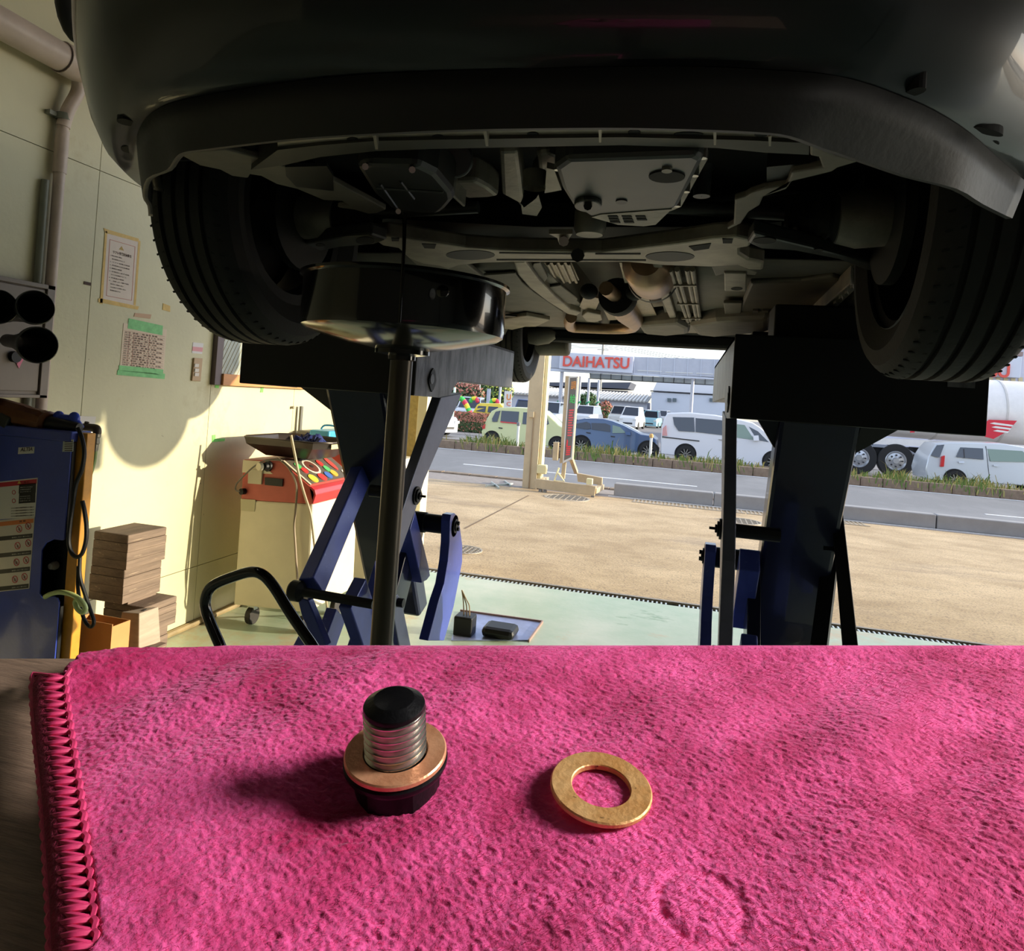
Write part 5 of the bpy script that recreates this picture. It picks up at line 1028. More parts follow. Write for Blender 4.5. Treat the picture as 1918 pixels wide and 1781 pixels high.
# tank truck
TN = 27.6; tk = empty('tank_truck', (onY(1760, 830, TN).x, TN+1, -.36), 'white tank truck with a red winged emblem behind the silver hatchback', 'truck')
T = lambda x, y, d=0.: onY(x, y, TN-d)
m_tankw = M('tank_white', (226, 222, 220), .35, var=.03, coat=.3)
tr0, tr1 = T(1590, 770), T(2060, 800); rt = 1.15; zc_ = T(1700, 760).z
MB().tube([(tr0.x, TN+1.2, zc_), (tr0.x+.2, TN+1.2, zc_)]+[(tr0.x+.2+k*(tr1.x-tr0.x)/6, TN+1.2, zc_) for k in range(1, 7)], [rt*.8]+[rt]*7, 32).build('tank', m_tankw, tk, smooth=35)
for k in range(5): MB().lathe([(rt, 0), (rt+.02, .0), (rt+.02, .06), (rt, .06)], (tr0.x+1+k*2, TN+1.2, zc_), (1, 0, 0), 32).build('tank_band', M('tank_band', (200, 196, 192), .4), tk)
def tq(name, pts, mat, th, d=0., bev=0.): return MB().prism([T(x, y, d) for x, y in pts], (0, th, 0)).build(name, mat, tk, bevel=bev)
tq('frame_rail', [(1610, 818), (1884, 832), (2060, 842), (2060, 850), (1884, 842), (1756, 838), (1610, 830)], m_tankw, .3, .0)
tq('chassis', [(1600, 832), (1760, 842), (1760, 862), (1600, 850)], m_arch, .6, -.1)
tq('mudguard', [(1636, 832), (1692, 836), (1716, 850), (1708, 852), (1690, 841), (1632, 837)], M('guard_silver', (150, 156, 170), .35, .6), .3, .02, .01)
tq('dark_gear', [(1710, 838), (1740, 840), (1738, 885), (1712, 882)], m_arch, .5, -.1)
for x, y in [(1677, 873), (1608, 868)]:
    c = T(x, y); r = .60
    wl_ = MB().lathe([(r*.56, .02), (r*.95, 0), (r, .04), (r, .26), (r*.55, .28)], (c.x, TN-.05, -.36+r), (0, 1, 0), 36).build('tyre', m_tyre2, tk, smooth=30)
    MB().lathe([(.001, -.02), (r*.16, -.02), (r*.2, .02), (r*.46, .06), (r*.55, .0), (r*.58, .02), (r*.54, .1)], (c.x, TN-.05, -.36+r), (0, 1, 0), 30).build('rim', m_alloy, wl_, smooth=30)
    for k in range(8): a = k*math.pi/4; MB().cyl((c.x+r*.34*math.cos(a), TN-.08, -.36+r+r*.34*math.sin(a)), (c.x+r*.34*math.cos(a), TN-.03, -.36+r+r*.34*math.sin(a)), .03, n=8).build('wheel_nut', m_trim, wl_)
for y in (858, 868, 877): MB().bar(T(1716, y), T(1738, y+1), .05, .05).build('step_rail', m_alloy, tk)
m_emb = M('emblem_red', (206, 34, 56), .45)
EN = .06
def emb(pts, mat, d): MB().prism([T(x, y, d) for x, y in pts], (0, .05, 0)).build('emblem', mat, tk)
emb([(1845, 818), (1848, 790), (1853, 786), (1905, 788), (1890, 806), (1861, 822)], m_emb, .06)
for k in range(3): emb([(1854+k*3, 793+k*7), (1862+k*3, 791+k*7), (1898-k*4, 796+k*6), (1896-k*4, 799+k*6), (1864+k*3, 795+k*7)], m_tankw, .075)
emb([(1706, 806), (1713, 806), (1713, 810), (1705, 810)], m_emb, .06)
# ================================================================ dealership across the road
def at(n): return lambda x, y: onY(x, y, n)
def poly(name, pts, n, th, mat, parent, bev=0.): return MB().prism([onY(x, y, n) for x, y in pts], (0, th, 0)).build(name, mat, parent, bevel=bev)
m_fas = M('fascia_grey', (186, 188, 198), .5, var=.04, scale=2); m_signw = M('sign_silver', (206, 210, 222), .45); m_sred = M('sign_red', (222, 84, 70), .5)
can = empty('dealer_canopy', onY(1200, 800, 60), 'long grey canopy on steel posts over the dealer forecourt', 'canopy')
poly('fascia', [(1022, 663), (1349, 673), (1347, 708), (1022, 688)], 60, 4.5, m_fas, can)
poly('lower_beam', [(1000, 688), (1349, 707), (1349, 711), (1000, 693)], 60, .6, m_signw, can)
for k in range(7): x = 1188+k*25; poly('mullion', [(x, 667+k*1.1), (x+1.2, 667+k*1.1), (x, 701+k*1.2), (x-1.2, 701+k*1.2)], 59.95, .04, m_signw, can)
for x0, x1, y in [(1194, 1240, 693), (1246, 1298, 696), (1304, 1336, 698)]: poly('tube_light', [(x0, y), (x1, y+2), (x1, y+3.4), (x0, y+1.4)], 59.96, .03, m_white, can)
gb = poly('glass_band', [(1104, 699), (1345, 712), (1343, 722), (1106, 708)], 63, .08, M('band_glass', (196, 208, 214), .2), can)
for k in range(13): x = 1105+k*19.6; poly('band_bar', [(x, 699+k), (x+1, 699+k), (x+.5, 709+k), (x-.5, 709+k)], 62.9, .06, m_trim, gb)
poly('band_bar', [(1104, 708), (1345, 721), (1345, 722.4), (1104, 709.4)], 62.9, .06, m_trim, gb)
m_green = M('spiral_green', (36, 140, 96), .5)
for i, (xt, yt, xb, yb, w, n) in enumerate([(1053, 694, 1048, 800, 7, 60.4), (1087, 705, 1083, 786, 5, 66), (1104, 708, 1101, 786, 5, 69), (1122, 712, 1118, 786, 4.6, 72), (1298, 708, 1295, 780, 6, 60.4), (898, 715, 896, 760, 5.5, 66), (938, 716, 937, 752, 5, 69), (916, 728, 914, 755, 8, 60.5)]):
    a, b = onY(xt, yt, n), onY(xb, yb, n); r = w*n/FPX/2; ps = MB().cyl((a.x, n, -.36), (a.x, n, a.z), r, n=12).build('post', m_fas, can, smooth=True)
    if i < 4:
        zt2 = onY(xb, 748 if i else 752, n).z; pts = [V((a.x+math.cos(t)*r*1.15, n+math.sin(t)*r*1.15, -.2+(zt2+.2)*t/(math.pi*9))) for t in np.linspace(0, math.pi*9, 73)]
        MB().tube(pts, r*.62, 6).build('spiral_wrap', m_green, ps, smooth=True)
sg = empty('dealer_sign', onY(1117, 679, 59.4), 'silver sign board with red DAIHATSU lettering on the canopy', 'sign')
poly('board', [(1049, 659), (1187, 668), (1184, 699), (1047, 690)], 59.4, .58, m_signw, sg, .03)
o, e = onY(1054, 686, 59.33), onY(1178, 690.5, 59.33); e2 = onY(1179, 694, 59.33)
up = onY(1055, 665.5, 59.33)-o
text('lettering', 'DAIHATSU', m_sred, sg, o, V((e.x-o.x, 0, (onY(1178, 691, 59.33)-o).z)), V((0, 0, 1)), width=e.x-o.x, height=up.z, depth=.06, bold=True)
# second sign and show room on the right
sr = empty('show_room', onY(1800, 800, 44), 'pale show room building with teal roof edge beyond the tank truck', 'building')
a, b = onY(1512, 760, 44), onY(2300, 800, 44)
MB().bb((a.x, 44, -.36), (b.x, 54, 6.6)).build('walls', M('showroom_wall', (206, 206, 222), .6), sr)
MB().bb((a.x-.2, 43.8, 6.6), (b.x, 54.2, 7.3)).build('roof_edge', M('teal_roof', (110, 196, 200), .5), sr)
MB().bb((a.x-.1, 43.9, 6.1), (b.x, 44, 6.6)).build('roof_line', m_signw, sr)
for k in range(9): x = 1838+k*14; poly('window', [(x, 706), (x+8, 707), (x+7, 752), (x-1, 751)], 43.95, .05, M('showroom_glass', (176, 206, 210) if k % 2 else (206, 190, 150), .15), sr)
poly('ledge', [(1830, 757), (1950, 764), (1950, 772), (1830, 765)], 43.6, .4, m_signw, sr)
poly('brown_band', [(1830, 769), (1950, 776), (1950, 778), (1830, 771)], 43.7, .3, M('brown_band', (130, 100, 90), .6), sr)
for y in (742, 748): MB().tube([onY(1830, y, 43.4), onY(1960, y+8, 43.4)], .04, 6).build('rail', m_alloy, sr)
s2 = empty('dealer_sign', onY(1830, 690, 43.5), 'second silver sign board on the show room ending in SU', 'sign')
poly('board', [(1735, 657), (1915, 668), (1911, 708), (1731, 697)], 43.5, .48, m_signw, s2, .03)
poly('board_top', [(1735, 648), (1917, 659), (1916, 667), (1735, 656)], 43.5, .48, M('sign_top_brown', (150, 128, 124), .5), s2)
o, e = onY(1734, 698, 43.44), onY(1890, 708, 43.44)
text('lettering', 'DAIHATSU', m_sred, s2, o, V((e.x-o.x, 0, e.z-o.z)), V((0, 0, 1)), width=(e-o).length, height=(onY(1734, 672, 43.44)-o).z, depth=.06, bold=True)
# sheds and buildings behind
m_shed = M('shed_wall', (214, 214, 222), .6, var=.04, scale=1); m_rib = M('roof_ribs', (150, 146, 140), .6, .2); m_ribl = M('roof_ribs_light', (222, 218, 210), .6)
sh = empty('long_shed', onY(1110, 780, 86), 'long white shed with a ribbed grey roof behind the forecourt', 'shed')
poly('wall', [(930, 736), (1212, 754), (1212, 806), (930, 790)], 86, 9, m_shed, sh)
ra, rb_ = onY(985, 726, 96), onY(1222, 741, 96); fa, fb = onY(985, 739, 85.2), onY(1213, 755, 85.2)
za, zb2 = (ra.z+rb_.z)/2, (fa.z+fb.z)/2; xl_, xr_ = onY(930, 740, 86).x, fb.x
MB().prism([V((xl_, 85.2, zb2)), V((xr_, 85.2, zb2)), V((xr_, 96, za)), V((xl_, 96, za))], (0, 0, .12)).build('roof', m_rib, sh)
nr = 44
for k in range(nr): x = xl_+(xr_-xl_)*k/nr; MB().bar(V((x, 85.1, zb2+.14)), V((x, 96, za+.14)), .2, .2, (1, 0, 0)).build('roof_rib', m_ribl, sh)
for x in (1171, 1181): poly('window', [(x, 764), (x+7, 764.5), (x+7, 771.5), (x, 771)], 85.9, .1, M('shed_window', (92, 104, 112), .3), sh)
gb2 = empty('grey_building', onY(1290, 780, 82), 'pale corrugated building with two pairs of windows beside the shed', 'building')
poly('wall', [(1220, 734), (1360, 742), (1360, 812), (1220, 804)], 82, 12, M('corrugated_pale', (196, 202, 214), .55, var=.06, scale=30, stretch=(8, 1, .1)), gb2)
poly('gable', [(1222, 733), (1236, 703), (1360, 710), (1360, 741)], 82.1, 11, M('gable_pale', (216, 218, 226), .55), gb2)
poly('trim_line', [(1218, 731), (1360, 739), (1360, 741), (1218, 733)], 81.8, .1, m_trim, gb2)
for x in (1250, 1260, 1329, 1338): poly('window', [(x, 745.5), (x+7, 746), (x+7, 753), (x, 752.5)], 81.8, .1, MATS['shed_window'], gb2)
dk = empty('dark_roof_house', onY(1110, 740, 112), 'low building with a dark slate roof behind the shed', 'building')
poly('wall', [(1020, 724), (1176, 732), (1176, 790), (1020, 780)], 112, 10, M('house_wall', (110, 106, 108), .7), dk); poly('roof', [(1020, 716), (1182, 716), (1176, 728), (1020, 722)], 111, 12, M('slate_roof', (74, 78, 92), .6), dk)
wh = empty('white_flats', onY(860, 740, 88), 'white flats with small windows behind the hedge trees', 'building')
poly('wall', [(780, 700), (905, 710), (905, 790), (780, 780)], 88, 8, M('flats_white', (232, 230, 226), .7), wh)
for k in range(6): poly('window', [(850+k*10, 726), (854+k*10, 726), (854+k*10, 732), (850+k*10, 732)], 87.9, .1, MATS['shed_window'], wh)
up_ = empty('utility_pole', onY(1131, 700, 100), 'thin utility pole with wires rising behind the canopy', 'utility pole')
a = onY(1131, 630, 100); MB().cyl((a.x, 100, -.36), (a.x, 100, a.z+3), .17, n=10).build('pole', m_rib, up_)
for k, (dy, dz) in enumerate([(0, 0), (.6, .5), (1.2, .3)]):
    z = onY(1131, 652, 100).z+dz; MB().tube(smoothpts([(a.x-26, 100+dy, z-1.2), (a.x-13, 100+dy, z-1.1), (a.x, 100+dy, z), (a.x+13, 100+dy, z-1.3), (a.x+30, 100+dy, z-1.8)], 5), .03, 5).build('wire', m_trim, up_)
MB().bar((a.x-.8, 100, onY(1131, 655, 100).z), (a.x+.8, 100, onY(1131, 655, 100).z), .1, .1).build('cross_arm', m_rib, up_)
# banners, garland, hedge, bushes
bn = empty('upright_banner', onY(952, 765, 34.8), 'white upright banner with orange letters beside the yellow car', 'banner')
poly('cloth', [(945, 732), (959, 733), (957, 767), (943, 766)], 34.8, .03, m_white, bn)
m_or = M('banner_orange', (226, 140, 60), .6)
for s, y, m_, h in [('U', 749, m_or, 11), ('C', 760, M('banner_salmon', (214, 130, 110), .6), 8)]:
    o = onY(948.5, y, 34.78); text('lettering', s, m_, bn, o, V((1, 0, .0)), V((0, 0, 1)), width=.23, height=h*36/FPX, depth=.01, bold=True)
MB().cyl(V((onY(944, 775, 34.9).x, 34.9, -.34)), onY(946, 728, 34.9), .03, n=6).build('pole', m_trim, bn)
ft = empty('flag_post', onY(847, 815, 31.5), 'pale post with a small blue oval sign beside the hedge', 'post')
a = onY(845, 815, 31.5); MB().cyl((a.x, 31.5, -.34), (a.x+.02, 31.5, onY(847, 725, 31.5).z), .06, n=8).build('pole', M('pole_mint', (196, 222, 206), .5), ft)
o = onY(841, 784, 31.4); MB().lathe([(.001, 0), (.16, 0), (.16, .04), (.001, .04)], o, (0, -1, 0), 20).build('oval_sign', m_white, ft); MB().lathe([(.001, 0), (.10, 0), (.10, .02), (.001, .02)], o+V((0, -.04, 0)), (0, -1, 0), 20).build('oval_mark', M('sign_blue', (90, 160, 210), .5), ft)
gl = empty('balloon_garland', onY(860, 760, 34.6), 'garland of red, yellow and green balloons over the hedge', 'garland')
gcol = [M('balloon_red', (222, 60, 84), .4), M('balloon_yellow', (240, 224, 60), .4), M('balloon_green', (64, 190, 80), .4)]
gp_ = smoothpts([onY(x, y, 34.6) for x, y in [(834, 768), (838, 755), (846, 746), (856, 744), (866, 748), (872, 756), (877, 766), (880, 772)]], 4)
for i, p in enumerate(gp_): MB().sphere(p, .14, 8, 6).build('balloon', gcol[(i//3) % 3], gl, smooth=True)
for c in [(888, 748), (926, 751)]:
    for i in range(9): t_ = math.pi*i/8; q = onY(c[0]+6*math.cos(t_), c[1]-5*math.sin(t_)+3, 38); MB().sphere(q, .12, 8, 6).build('balloon', gcol[i//3], gl, smooth=True)
def bush(name, c, R, n, cols, label, cat='shrub', leaf=.08, seed=1, core=(44, 52, 34)):
    t = empty(name, V((c.x, c.y, -.34)), label, cat); rn = random.Random(seed)
    MB().sphere(c, 1, 12, 8, (R[0]*.86, R[1]*.86, R[2]*.86)).build('branches', M('bush_core', core, .9, var=.3, scale=6), t, smooth=True)
    MB().cyl((c.x, c.y, -.34), (c.x, c.y, c.z), .07, n=8).build('trunk', M('bark', (92, 76, 58), .9), t)
    lf = MB()
    for k in range(n):
        u = V((rn.gauss(0, 1), rn.gauss(0, 1), rn.gauss(0, 1))).normalized(); f = rn.uniform(.82, 1.06); p = c+V((u.x*R[0], u.y*R[1], u.z*R[2]))*f
        a = V((rn.uniform(-1, 1), rn.uniform(-1, 1), rn.uniform(-1, 1))).normalized()*leaf*rn.uniform(.6, 1.3); b = u.cross(a).normalized()*leaf*.55
        lf.cur = 0 if rn.random() < (.55-.4*u.z) else 1
        lf.add([p-a, p+b, p+a, p-b], [(0, 1, 2, 3)])
    lf.build('leaves', cols, t, kind='stuff')
    return t
hg = empty('hedge', V((onY(872, 800, 33).x, 33.4, -.34)), 'clipped hedge of green and reddish leaves across the road', 'hedge')
a, b = onY(836, 815, 33), onY(906, 818, 33); zt3 = onY(870, 775, 33).z
MB().bb((a.x, 33.05, -.34), (b.x, 34.2, zt3-.08)).build('branches', M('bush_core', (44, 52, 34), .9, var=.3, scale=6), hg)
lf = MB(); rn = random.Random(5)
for k in range(5200):
    f = rn.random()
    x = rn.uniform(a.x-.05, b.x+.05); z = rn.uniform(-.30, zt3+.03); y = 33.0+rn.uniform(-.06, .05)
    if f < .3: y = rn.uniform(33, 34.2); z = zt3+rn.uniform(-.1, .06)
    p = V((x, y, z)); q = V((rn.uniform(-1, 1), rn.uniform(-.5, .5), rn.uniform(-1, 1))).normalized()*.055; s_ = V((q.z, rn.uniform(-.04, .04), -q.x))*.6
    lf.cur = 0 if rn.random() > .15+.6*(z > zt3-.35) else 1; lf.add([p-q, p+s_, p+q, p-s_], [(0, 1, 2, 3)])
m_l1, m_l2, m_l3 = M('leaf_dark', (66, 84, 44), .6, var=.3, scale=8), M('leaf_red', (186, 120, 100), .6, var=.2, scale=8), M('leaf_lime', (186, 190, 80), .6, var=.2, scale=8)
lf.build('leaves', [m_l1, m_l2], hg, kind='stuff')
m_l4 = M('leaf_green', (84, 116, 60), .6, var=.3, scale=6)
bush('garden_tree', onY(868, 739, 62), (2.0, 1.4, 1.2), 1500, [m_l1, m_l2], 'reddish green tree behind the balloon garland', 'tree', .17, 2)
bush('garden_tree', onY(928, 733, 75), (2.0, 1.5, 2.0), 1500, [m_l4, m_l3], 'lime green tree behind the upright banner', 'tree', .17, 3)
bush('garden_tree', onY(896, 740, 78), (2.2, 1.4, 1.6), 1300, [m_l4, m_l2], 'green tree with red leaf tips between canopy posts', 'tree', .17, 6)
bush('garden_tree', onY(1101, 762, 76), (1.2, 1.0, 1.6), 1200, [m_l1, m_l4], 'dark green bush between the spiral wrapped posts', 'shrub', .15, 4)
bush('garden_tree', onY(1133, 774, 74), (.95, .8, 1.25), 1100, [m_l4, m_l2], 'orange tipped bush in front of the long shed', 'shrub', .14, 8)
# parked cars on the forecourt, seen from their fronts
def parked(px, py, w, h, n, col, label, d=3.3, yaw=0., cabtop=.62, low=0):
    c = onY(px, py, n); x = c.x; z = -.34; t = empty('parked_car', (x, n+d/2, z), label, 'car', 'cars parked on the forecourt')
    R = rotm('Z', yaw); o = V((x, n+d/2, z)); q = lambda a, b, cc: o+(R @ V((a*w, b*d, 0)))+V((0, 0, cc*h))
    def ring(b, hw, z0, z1): return [q(-hw, b, z0), q(hw, b, z0), q(hw*1.02, b, z0+(z1-z0)*.6), q(hw*.92, b, z1), q(-hw*.92, b, z1), q(-hw*1.02, b, z0+(z1-z0)*.6)]
    MB().loft([ring(-.5, .42, .12, .50), ring(-.46, .49, .1, .56), ring(-.25, .5, .1, .60), ring(.45, .5, .1, .60), ring(.5, .45, .12, .55)]).build('body', col, t, bevel=.03, smooth=35)
    MB().loft([[q(-.46, -.28, .58), q(.46, -.28, .58), q(.46, .45, .58), q(-.46, .45, .58)], [q(-.37, -.12, .98), q(.37, -.12, .98), q(.37, .40, .98), q(-.37, .40, .98)]]).build('cabin', m_glass, t, bevel=.02)
    MB().loft([[q(-.39, -.14, .965), q(.39, -.14, .965), q(.39, .42, .965), q(-.39, .42, .965)], [q(-.35, -.10, 1.0), q(.35, -.10, 1.0), q(.35, .38, 1.0), q(-.35, .38, 1.0)]]).build('roof', col, t)
    for s in (-1, 1):
        MB().bar(q(s*.455, -.285, .6), q(s*.37, -.125, .975), .06, .05).build('pillar', col, t)
        MB().box(q(s*.36, -.505, .42), (w*.18, .06, h*.08), R).build('headlamp', m_white, t, bevel=.01)
        for b in (-.32, .32): MB().cyl(q(s*.40, b, .17), q(s*.51, b, .17), h*.17, n=18).build('tyre', m_tyre2, t)
    MB().box(q(0, -.505, .25), (w*.5, .05, h*.07), R).build('grille', m_trim, t)
    return t
W_ = lambda c, k: M('parked_'+k, c, .35, .1, coat=.4)
m_yc = W_((232, 206, 60), 'yellow')
sidecar('yellow_car', 'bright yellow boxy car behind the hedge and pale green car', 35.2, 1.45, [(882, 800), (883, 775), (887, 769), (892, 758), (897, 755), (935, 756), (941, 762), (944, 775), (946, 800)], 771, m_yc, [(894, 800, .28), (936, 800, .28)],
    [([(890, 770), (895, 760), (910, 761), (908, 772)], m_glass), ([(914, 761), (932, 762), (933, 773), (913, 772)], m_glass)])
parked(866, 790, 1.6, 1.7, 41, W_((206, 210, 216), 'pale'), 'pale parked car between the hedge and balloon garland', yaw=8)
parked(975, 790, 1.7, 1.75, 47, W_((70, 84, 120), 'navy'), 'navy parked car beside the upright banner', yaw=10)
parked(1024, 790, 1.7, 1.75, 43, W_((210, 214, 218), 'white'), 'white parked car whose windscreen shows above the pale green bonnet', yaw=-8)
parked(1094, 790, 1.7, 1.6, 54, W_((236, 236, 238), 'bright'), 'white parked car between the spiral wrapped posts', yaw=-10)
parked(1158, 792, 1.48, 1.75, 59.5, W_((232, 230, 224), 'cream'), 'cream kei truck parked before the long shed', yaw=-8)
parked(1181, 792, 1.48, 1.75, 55.5, W_((240, 240, 240), 'snow'), 'bright white kei truck next to the cream one', yaw=-8)
parked(1199, 793, 1.6, 1.55, 67, W_((176, 178, 180), 'grey'), 'grey parked car between the kei truck and the light blue car', yaw=-8)
parked(1218, 797, 1.48, 1.5, 62, W_((150, 204, 222), 'cyan'), 'light blue parked car in front of the pale corrugated building', yaw=-5)
parked(1238, 796, 1.6, 1.5, 77, W_((196, 198, 202), 'silver'), 'silver parked car half hidden by the white van', yaw=-10)
parked(738, 808, 1.7, 1.5, 27.2, W_((232, 234, 238), 'leftwhite'), 'white car waiting at the side street beside the doorway jamb', d=4.0, yaw=70)
# ================================================================ work stand with cloth, drain plug and washer
AT = math.radians(10); BN = UP*math.cos(AT)-FW*math.sin(AT); BE = FW*math.cos(AT)+UP*math.sin(AT); HC = .1125
def onC(x, y, h=0.):
    d = ray(x, y); return CAM+d*((-(HC)+h)/d.dot(BN))
def uv(x, y): p = onC(x, y)-CAM; return p.dot(RT), p.dot(BE)
def BP(u, v, h=0.): return CAM+RT*u+BE*v+BN*(h-HC)
vfar = uv(951, 1199)[1]; vnear = uv(951, 1781)[1]
m_wood = M('stand_wood', (158, 132, 112), .5, col2=(112, 92, 78), scale=30, bump=.2, bscale=90, stretch=(1, 1, 1), detail=8, lo=.3, hi=.7)
n_ = m_wood.node_tree
for nd in n_.nodes:
    if nd.type == 'MAPPING': nd.inputs['Scale'].default_value = (2.5, 30, 12); nd.inputs['Rotation'].default_value = (0, 0, TH+.15)
st = empty('work_stand', V((BP(.02, .06).x, BP(.02, .06).y, 0)), 'dark brown wooden work stand with a sloping top under the pink cloth', 'stand')
TB = -.0045
tb = MB().loft([[BP(u, v, h) for u, v in ((-.36, vnear-.10), (.40, vnear-.10), (.40, vfar-.001), (-.36, vfar-.001))] for h in (TB-.022, TB)])
tb.build('tabletop', m_wood, st, bevel=.002)
cb_ = BP(.02, .06, TB-.03); MB().cyl((cb_.x, cb_.y, .03), cb_+BN*.008, .03, n=20).build('column', m_lblk, st, smooth=True)
MB().lathe([(.001, 0), (.17, 0), (.17, .02), (.05, .035), (.001, .035)], (cb_.x, cb_.y, 0), n=32).build('foot', m_lblk, st, smooth=30)
MB().loft([[BP(u, v, TB-.023) for u, v in ((-.07, .0), (.11, .0), (.11, .12), (-.07, .12))], [BP(u, v, TB-.034) for u, v in ((-.05, .02), (.09, .02), (.09, .10), (-.05, .10))]]).build('bracket', m_lblk, st)
# ---- cloth surface
rs = np.random.RandomState(11); TBL = rs.rand(512, 512)
def vn(x, y):
    xi = np.floor(x).astype(int); yi = np.floor(y).astype(int); fx = x-xi; fy = y-yi; fx = fx*fx*(3-2*fx); fy = fy*fy*(3-2*fy)
    g = lambda a, b: TBL[a % 512, b % 512]
    return (g(xi, yi)*(1-fx)+g(xi+1, yi)*fx)*(1-fy)+(g(xi, yi+1)*(1-fx)+g(xi+1, yi+1)*fx)*fy-.5
def low(u, v):
    a = math.radians(-38); p = u*math.cos(a)-v*math.sin(a); q = u*math.sin(a)+v*math.cos(a)
    h = .0062*vn(q*26+7, p*9)+.0030*vn(q*60, p*24+3)+.0030*vn(u*16+40, v*16)
    ru, rv = uv(1312, 1690); d = np.sqrt((u-ru)**2+((v-rv))**2); h = h-.0006*np.exp(-((d-.0072)/.0011)**2)
    bu, bv = uv(741, 1462); k = np.exp(-(((u-bu)**2+(v-bv)**2)/.018**2)**2); wu, wv = uv(1125, 1484); k2 = np.exp(-(((u-wu)**2+(v-wv)**2)/.015**2)**2)
    return h*(1-k)*(1-.85*k2)-.0002*k
def fine(u, v):
    a = math.radians(-58); p = u*math.cos(a)-v*math.sin(a); q = u*math.sin(a)+v*math.cos(a)
    w = .0012*vn(u*90, v*90+9); p = p+w; q = q+w
    h = vn(p*1350+3, q*800)*.8+vn(p*560, q*330+50)*.35+vn(p*2000, q*1600+20)*.5
    return .00048*h*(1+.7*vn(u*30, v*30))
Ly = [1785, 1700, 1600, 1500, 1400, 1320, 1285, 1266, 1256, 1246, 1236, 1224, 1214, 1206, 1199]
Lx = [100, 97, 90, 83, 72, 65, 64, 68, 84, 122, 138, 190, 262, 335, 420]
Lp = [uv(x, y) for x, y in zip(Lx, Ly)]
lv = np.array([p[1] for p in Lp]); lu = np.array([p[0] for p in Lp])
NU, NV_ = 800, 420
vv = np.linspace(vnear-.012, vfar, NV_); uR = uv(1918, 1199)[0]+.05
uL = np.interp(vv, lv, lu, left=lu[0])
hemw = np.interp(vv, [vnear, uv(60, 1262)[1], uv(60, 1240)[1]], [.0062, .0058, 0.]); uL = uL+hemw
S_, V_ = np.meshgrid(np.linspace(0, 1, NU), vv); U_ = uL[:, None]*(1-S_)+uR*S_
H_ = low(U_, V_)+fine(U_, V_)
edge = np.clip((U_-uL[:, None])/.0022, 0, 1); H_ = H_*edge-(1-edge)**2*.003
H_ = np.maximum(H_, TB+.0008)
far = np.clip((V_-(vfar-.006))/.006, 0, 1); H_ = H_*(1-far)+(-.0005-.0012*far)*far
P0 = np.array(CAM); PT3 = P0+U_[..., None]*np.array(RT)+V_[..., None]*np.array(BE)+(H_-HC)[..., None]*np.array(BN)
drape = []
k_first = 40
for j in range(1, 9):
    drop = .004*j; us = U_[-1]; hh = H_[-1]-drop; dv = .0012*min(j, 3)
    drape.append(P0+us[:, None]*np.array(RT)+(vfar+dv)*np.array(BE)[None, :]+(hh-HC)[:, None]*np.array(BN)[None, :])
ALL = np.concatenate([PT3, np.array(drape)], 0); nr_, nc_ = ALL.shape[:2]
co = ALL.reshape(-1, 3); org = V(BP(.02, .06)); org.z = float(co[:, 2].min())
idx = np.arange(nr_*nc_).reshape(nr_, nc_)
fc = np.stack([idx[:-1, :-1], idx[:-1, 1:], idx[1:, 1:], idx[1:, :-1]], -1).reshape(-1, 4)
clo = empty('pink_cloth', org, 'fluffy pink microfibre cloth with a stitched hem on the stand', 'cloth')
me = bpy.data.meshes.new('pile'); me.vertices.add(len(co)); me.vertices.foreach_set('co', (co-np.array(org)).ravel())
me.loops.add(len(fc)*4); me.loops.foreach_set('vertex_index', fc.ravel()); me.polygons.add(len(fc)); me.polygons.foreach_set('loop_start', np.arange(0, len(fc)*4, 4)); me.polygons.foreach_set('loop_total', np.full(len(fc), 4))
me.polygons.foreach_set('use_smooth', np.ones(len(fc), bool)); me.update(); me.validate()
m_pink = M('cloth_pink', (176, 26, 88), .9, col2=(242, 96, 168), scale=30, bump=.6, bscale=900, detail=6, lo=.36, hi=.66, sheen=.45)  # two pinks paint the light and dark of the nap
m_pink.node_tree.nodes['Principled BSDF'].inputs['Sheen Roughness'].default_value = .4
m_pink.node_tree.nodes['Principled BSDF'].inputs['Sheen Tint'].default_value = (1, .45, .75, 1)
for nd in m_pink.node_tree.nodes:
    if nd.type == 'BUMP': nd.inputs['Distance'].default_value = .0006
mixlayer(m_pink, (120, 70, 96), 20, .735, .80, (1, 1, 1), 5, (.3, .1, 0))
me.materials.append(m_pink); ob = bpy.data.objects.new('pile', me); COL.objects.link(ob); ob.parent = clo; ORG[ob.name] = org; ORG[clo.name] = org
# loose fibres standing out of the pile
nf = 110000; fr = np.random.RandomState(4)
fi = fr.randint(4, NV_-6, nf); fj = fr.randint(2, int(NU*.93), nf); pb0 = PT3[fi, fj]+fr.uniform(-.0003, .0003, (nf, 1))*np.array(RT)+fr.uniform(-.0002, .0002, (nf, 1))*np.array(BE)
ang = -1.0+2.2*vn(U_[fi, fj]*38, V_[fi, fj]*38+60)+fr.normal(0, .45, nf); ln = fr.uniform(.0005, .0011, nf); hh_ = fr.uniform(.0002, .0006, nf)
dr = np.cos(ang)[:, None]*np.array(RT)+np.sin(ang)[:, None]*np.array(BE); sd_ = -np.sin(ang)[:, None]*np.array(RT)+np.cos(ang)[:, None]*np.array(BE); wd = .00006
fv = np.stack([pb0-sd_*wd, pb0+sd_*wd, pb0+dr*ln[:, None]+np.array(BN)*hh_[:, None]], 1).reshape(-1, 3)-np.array(org)
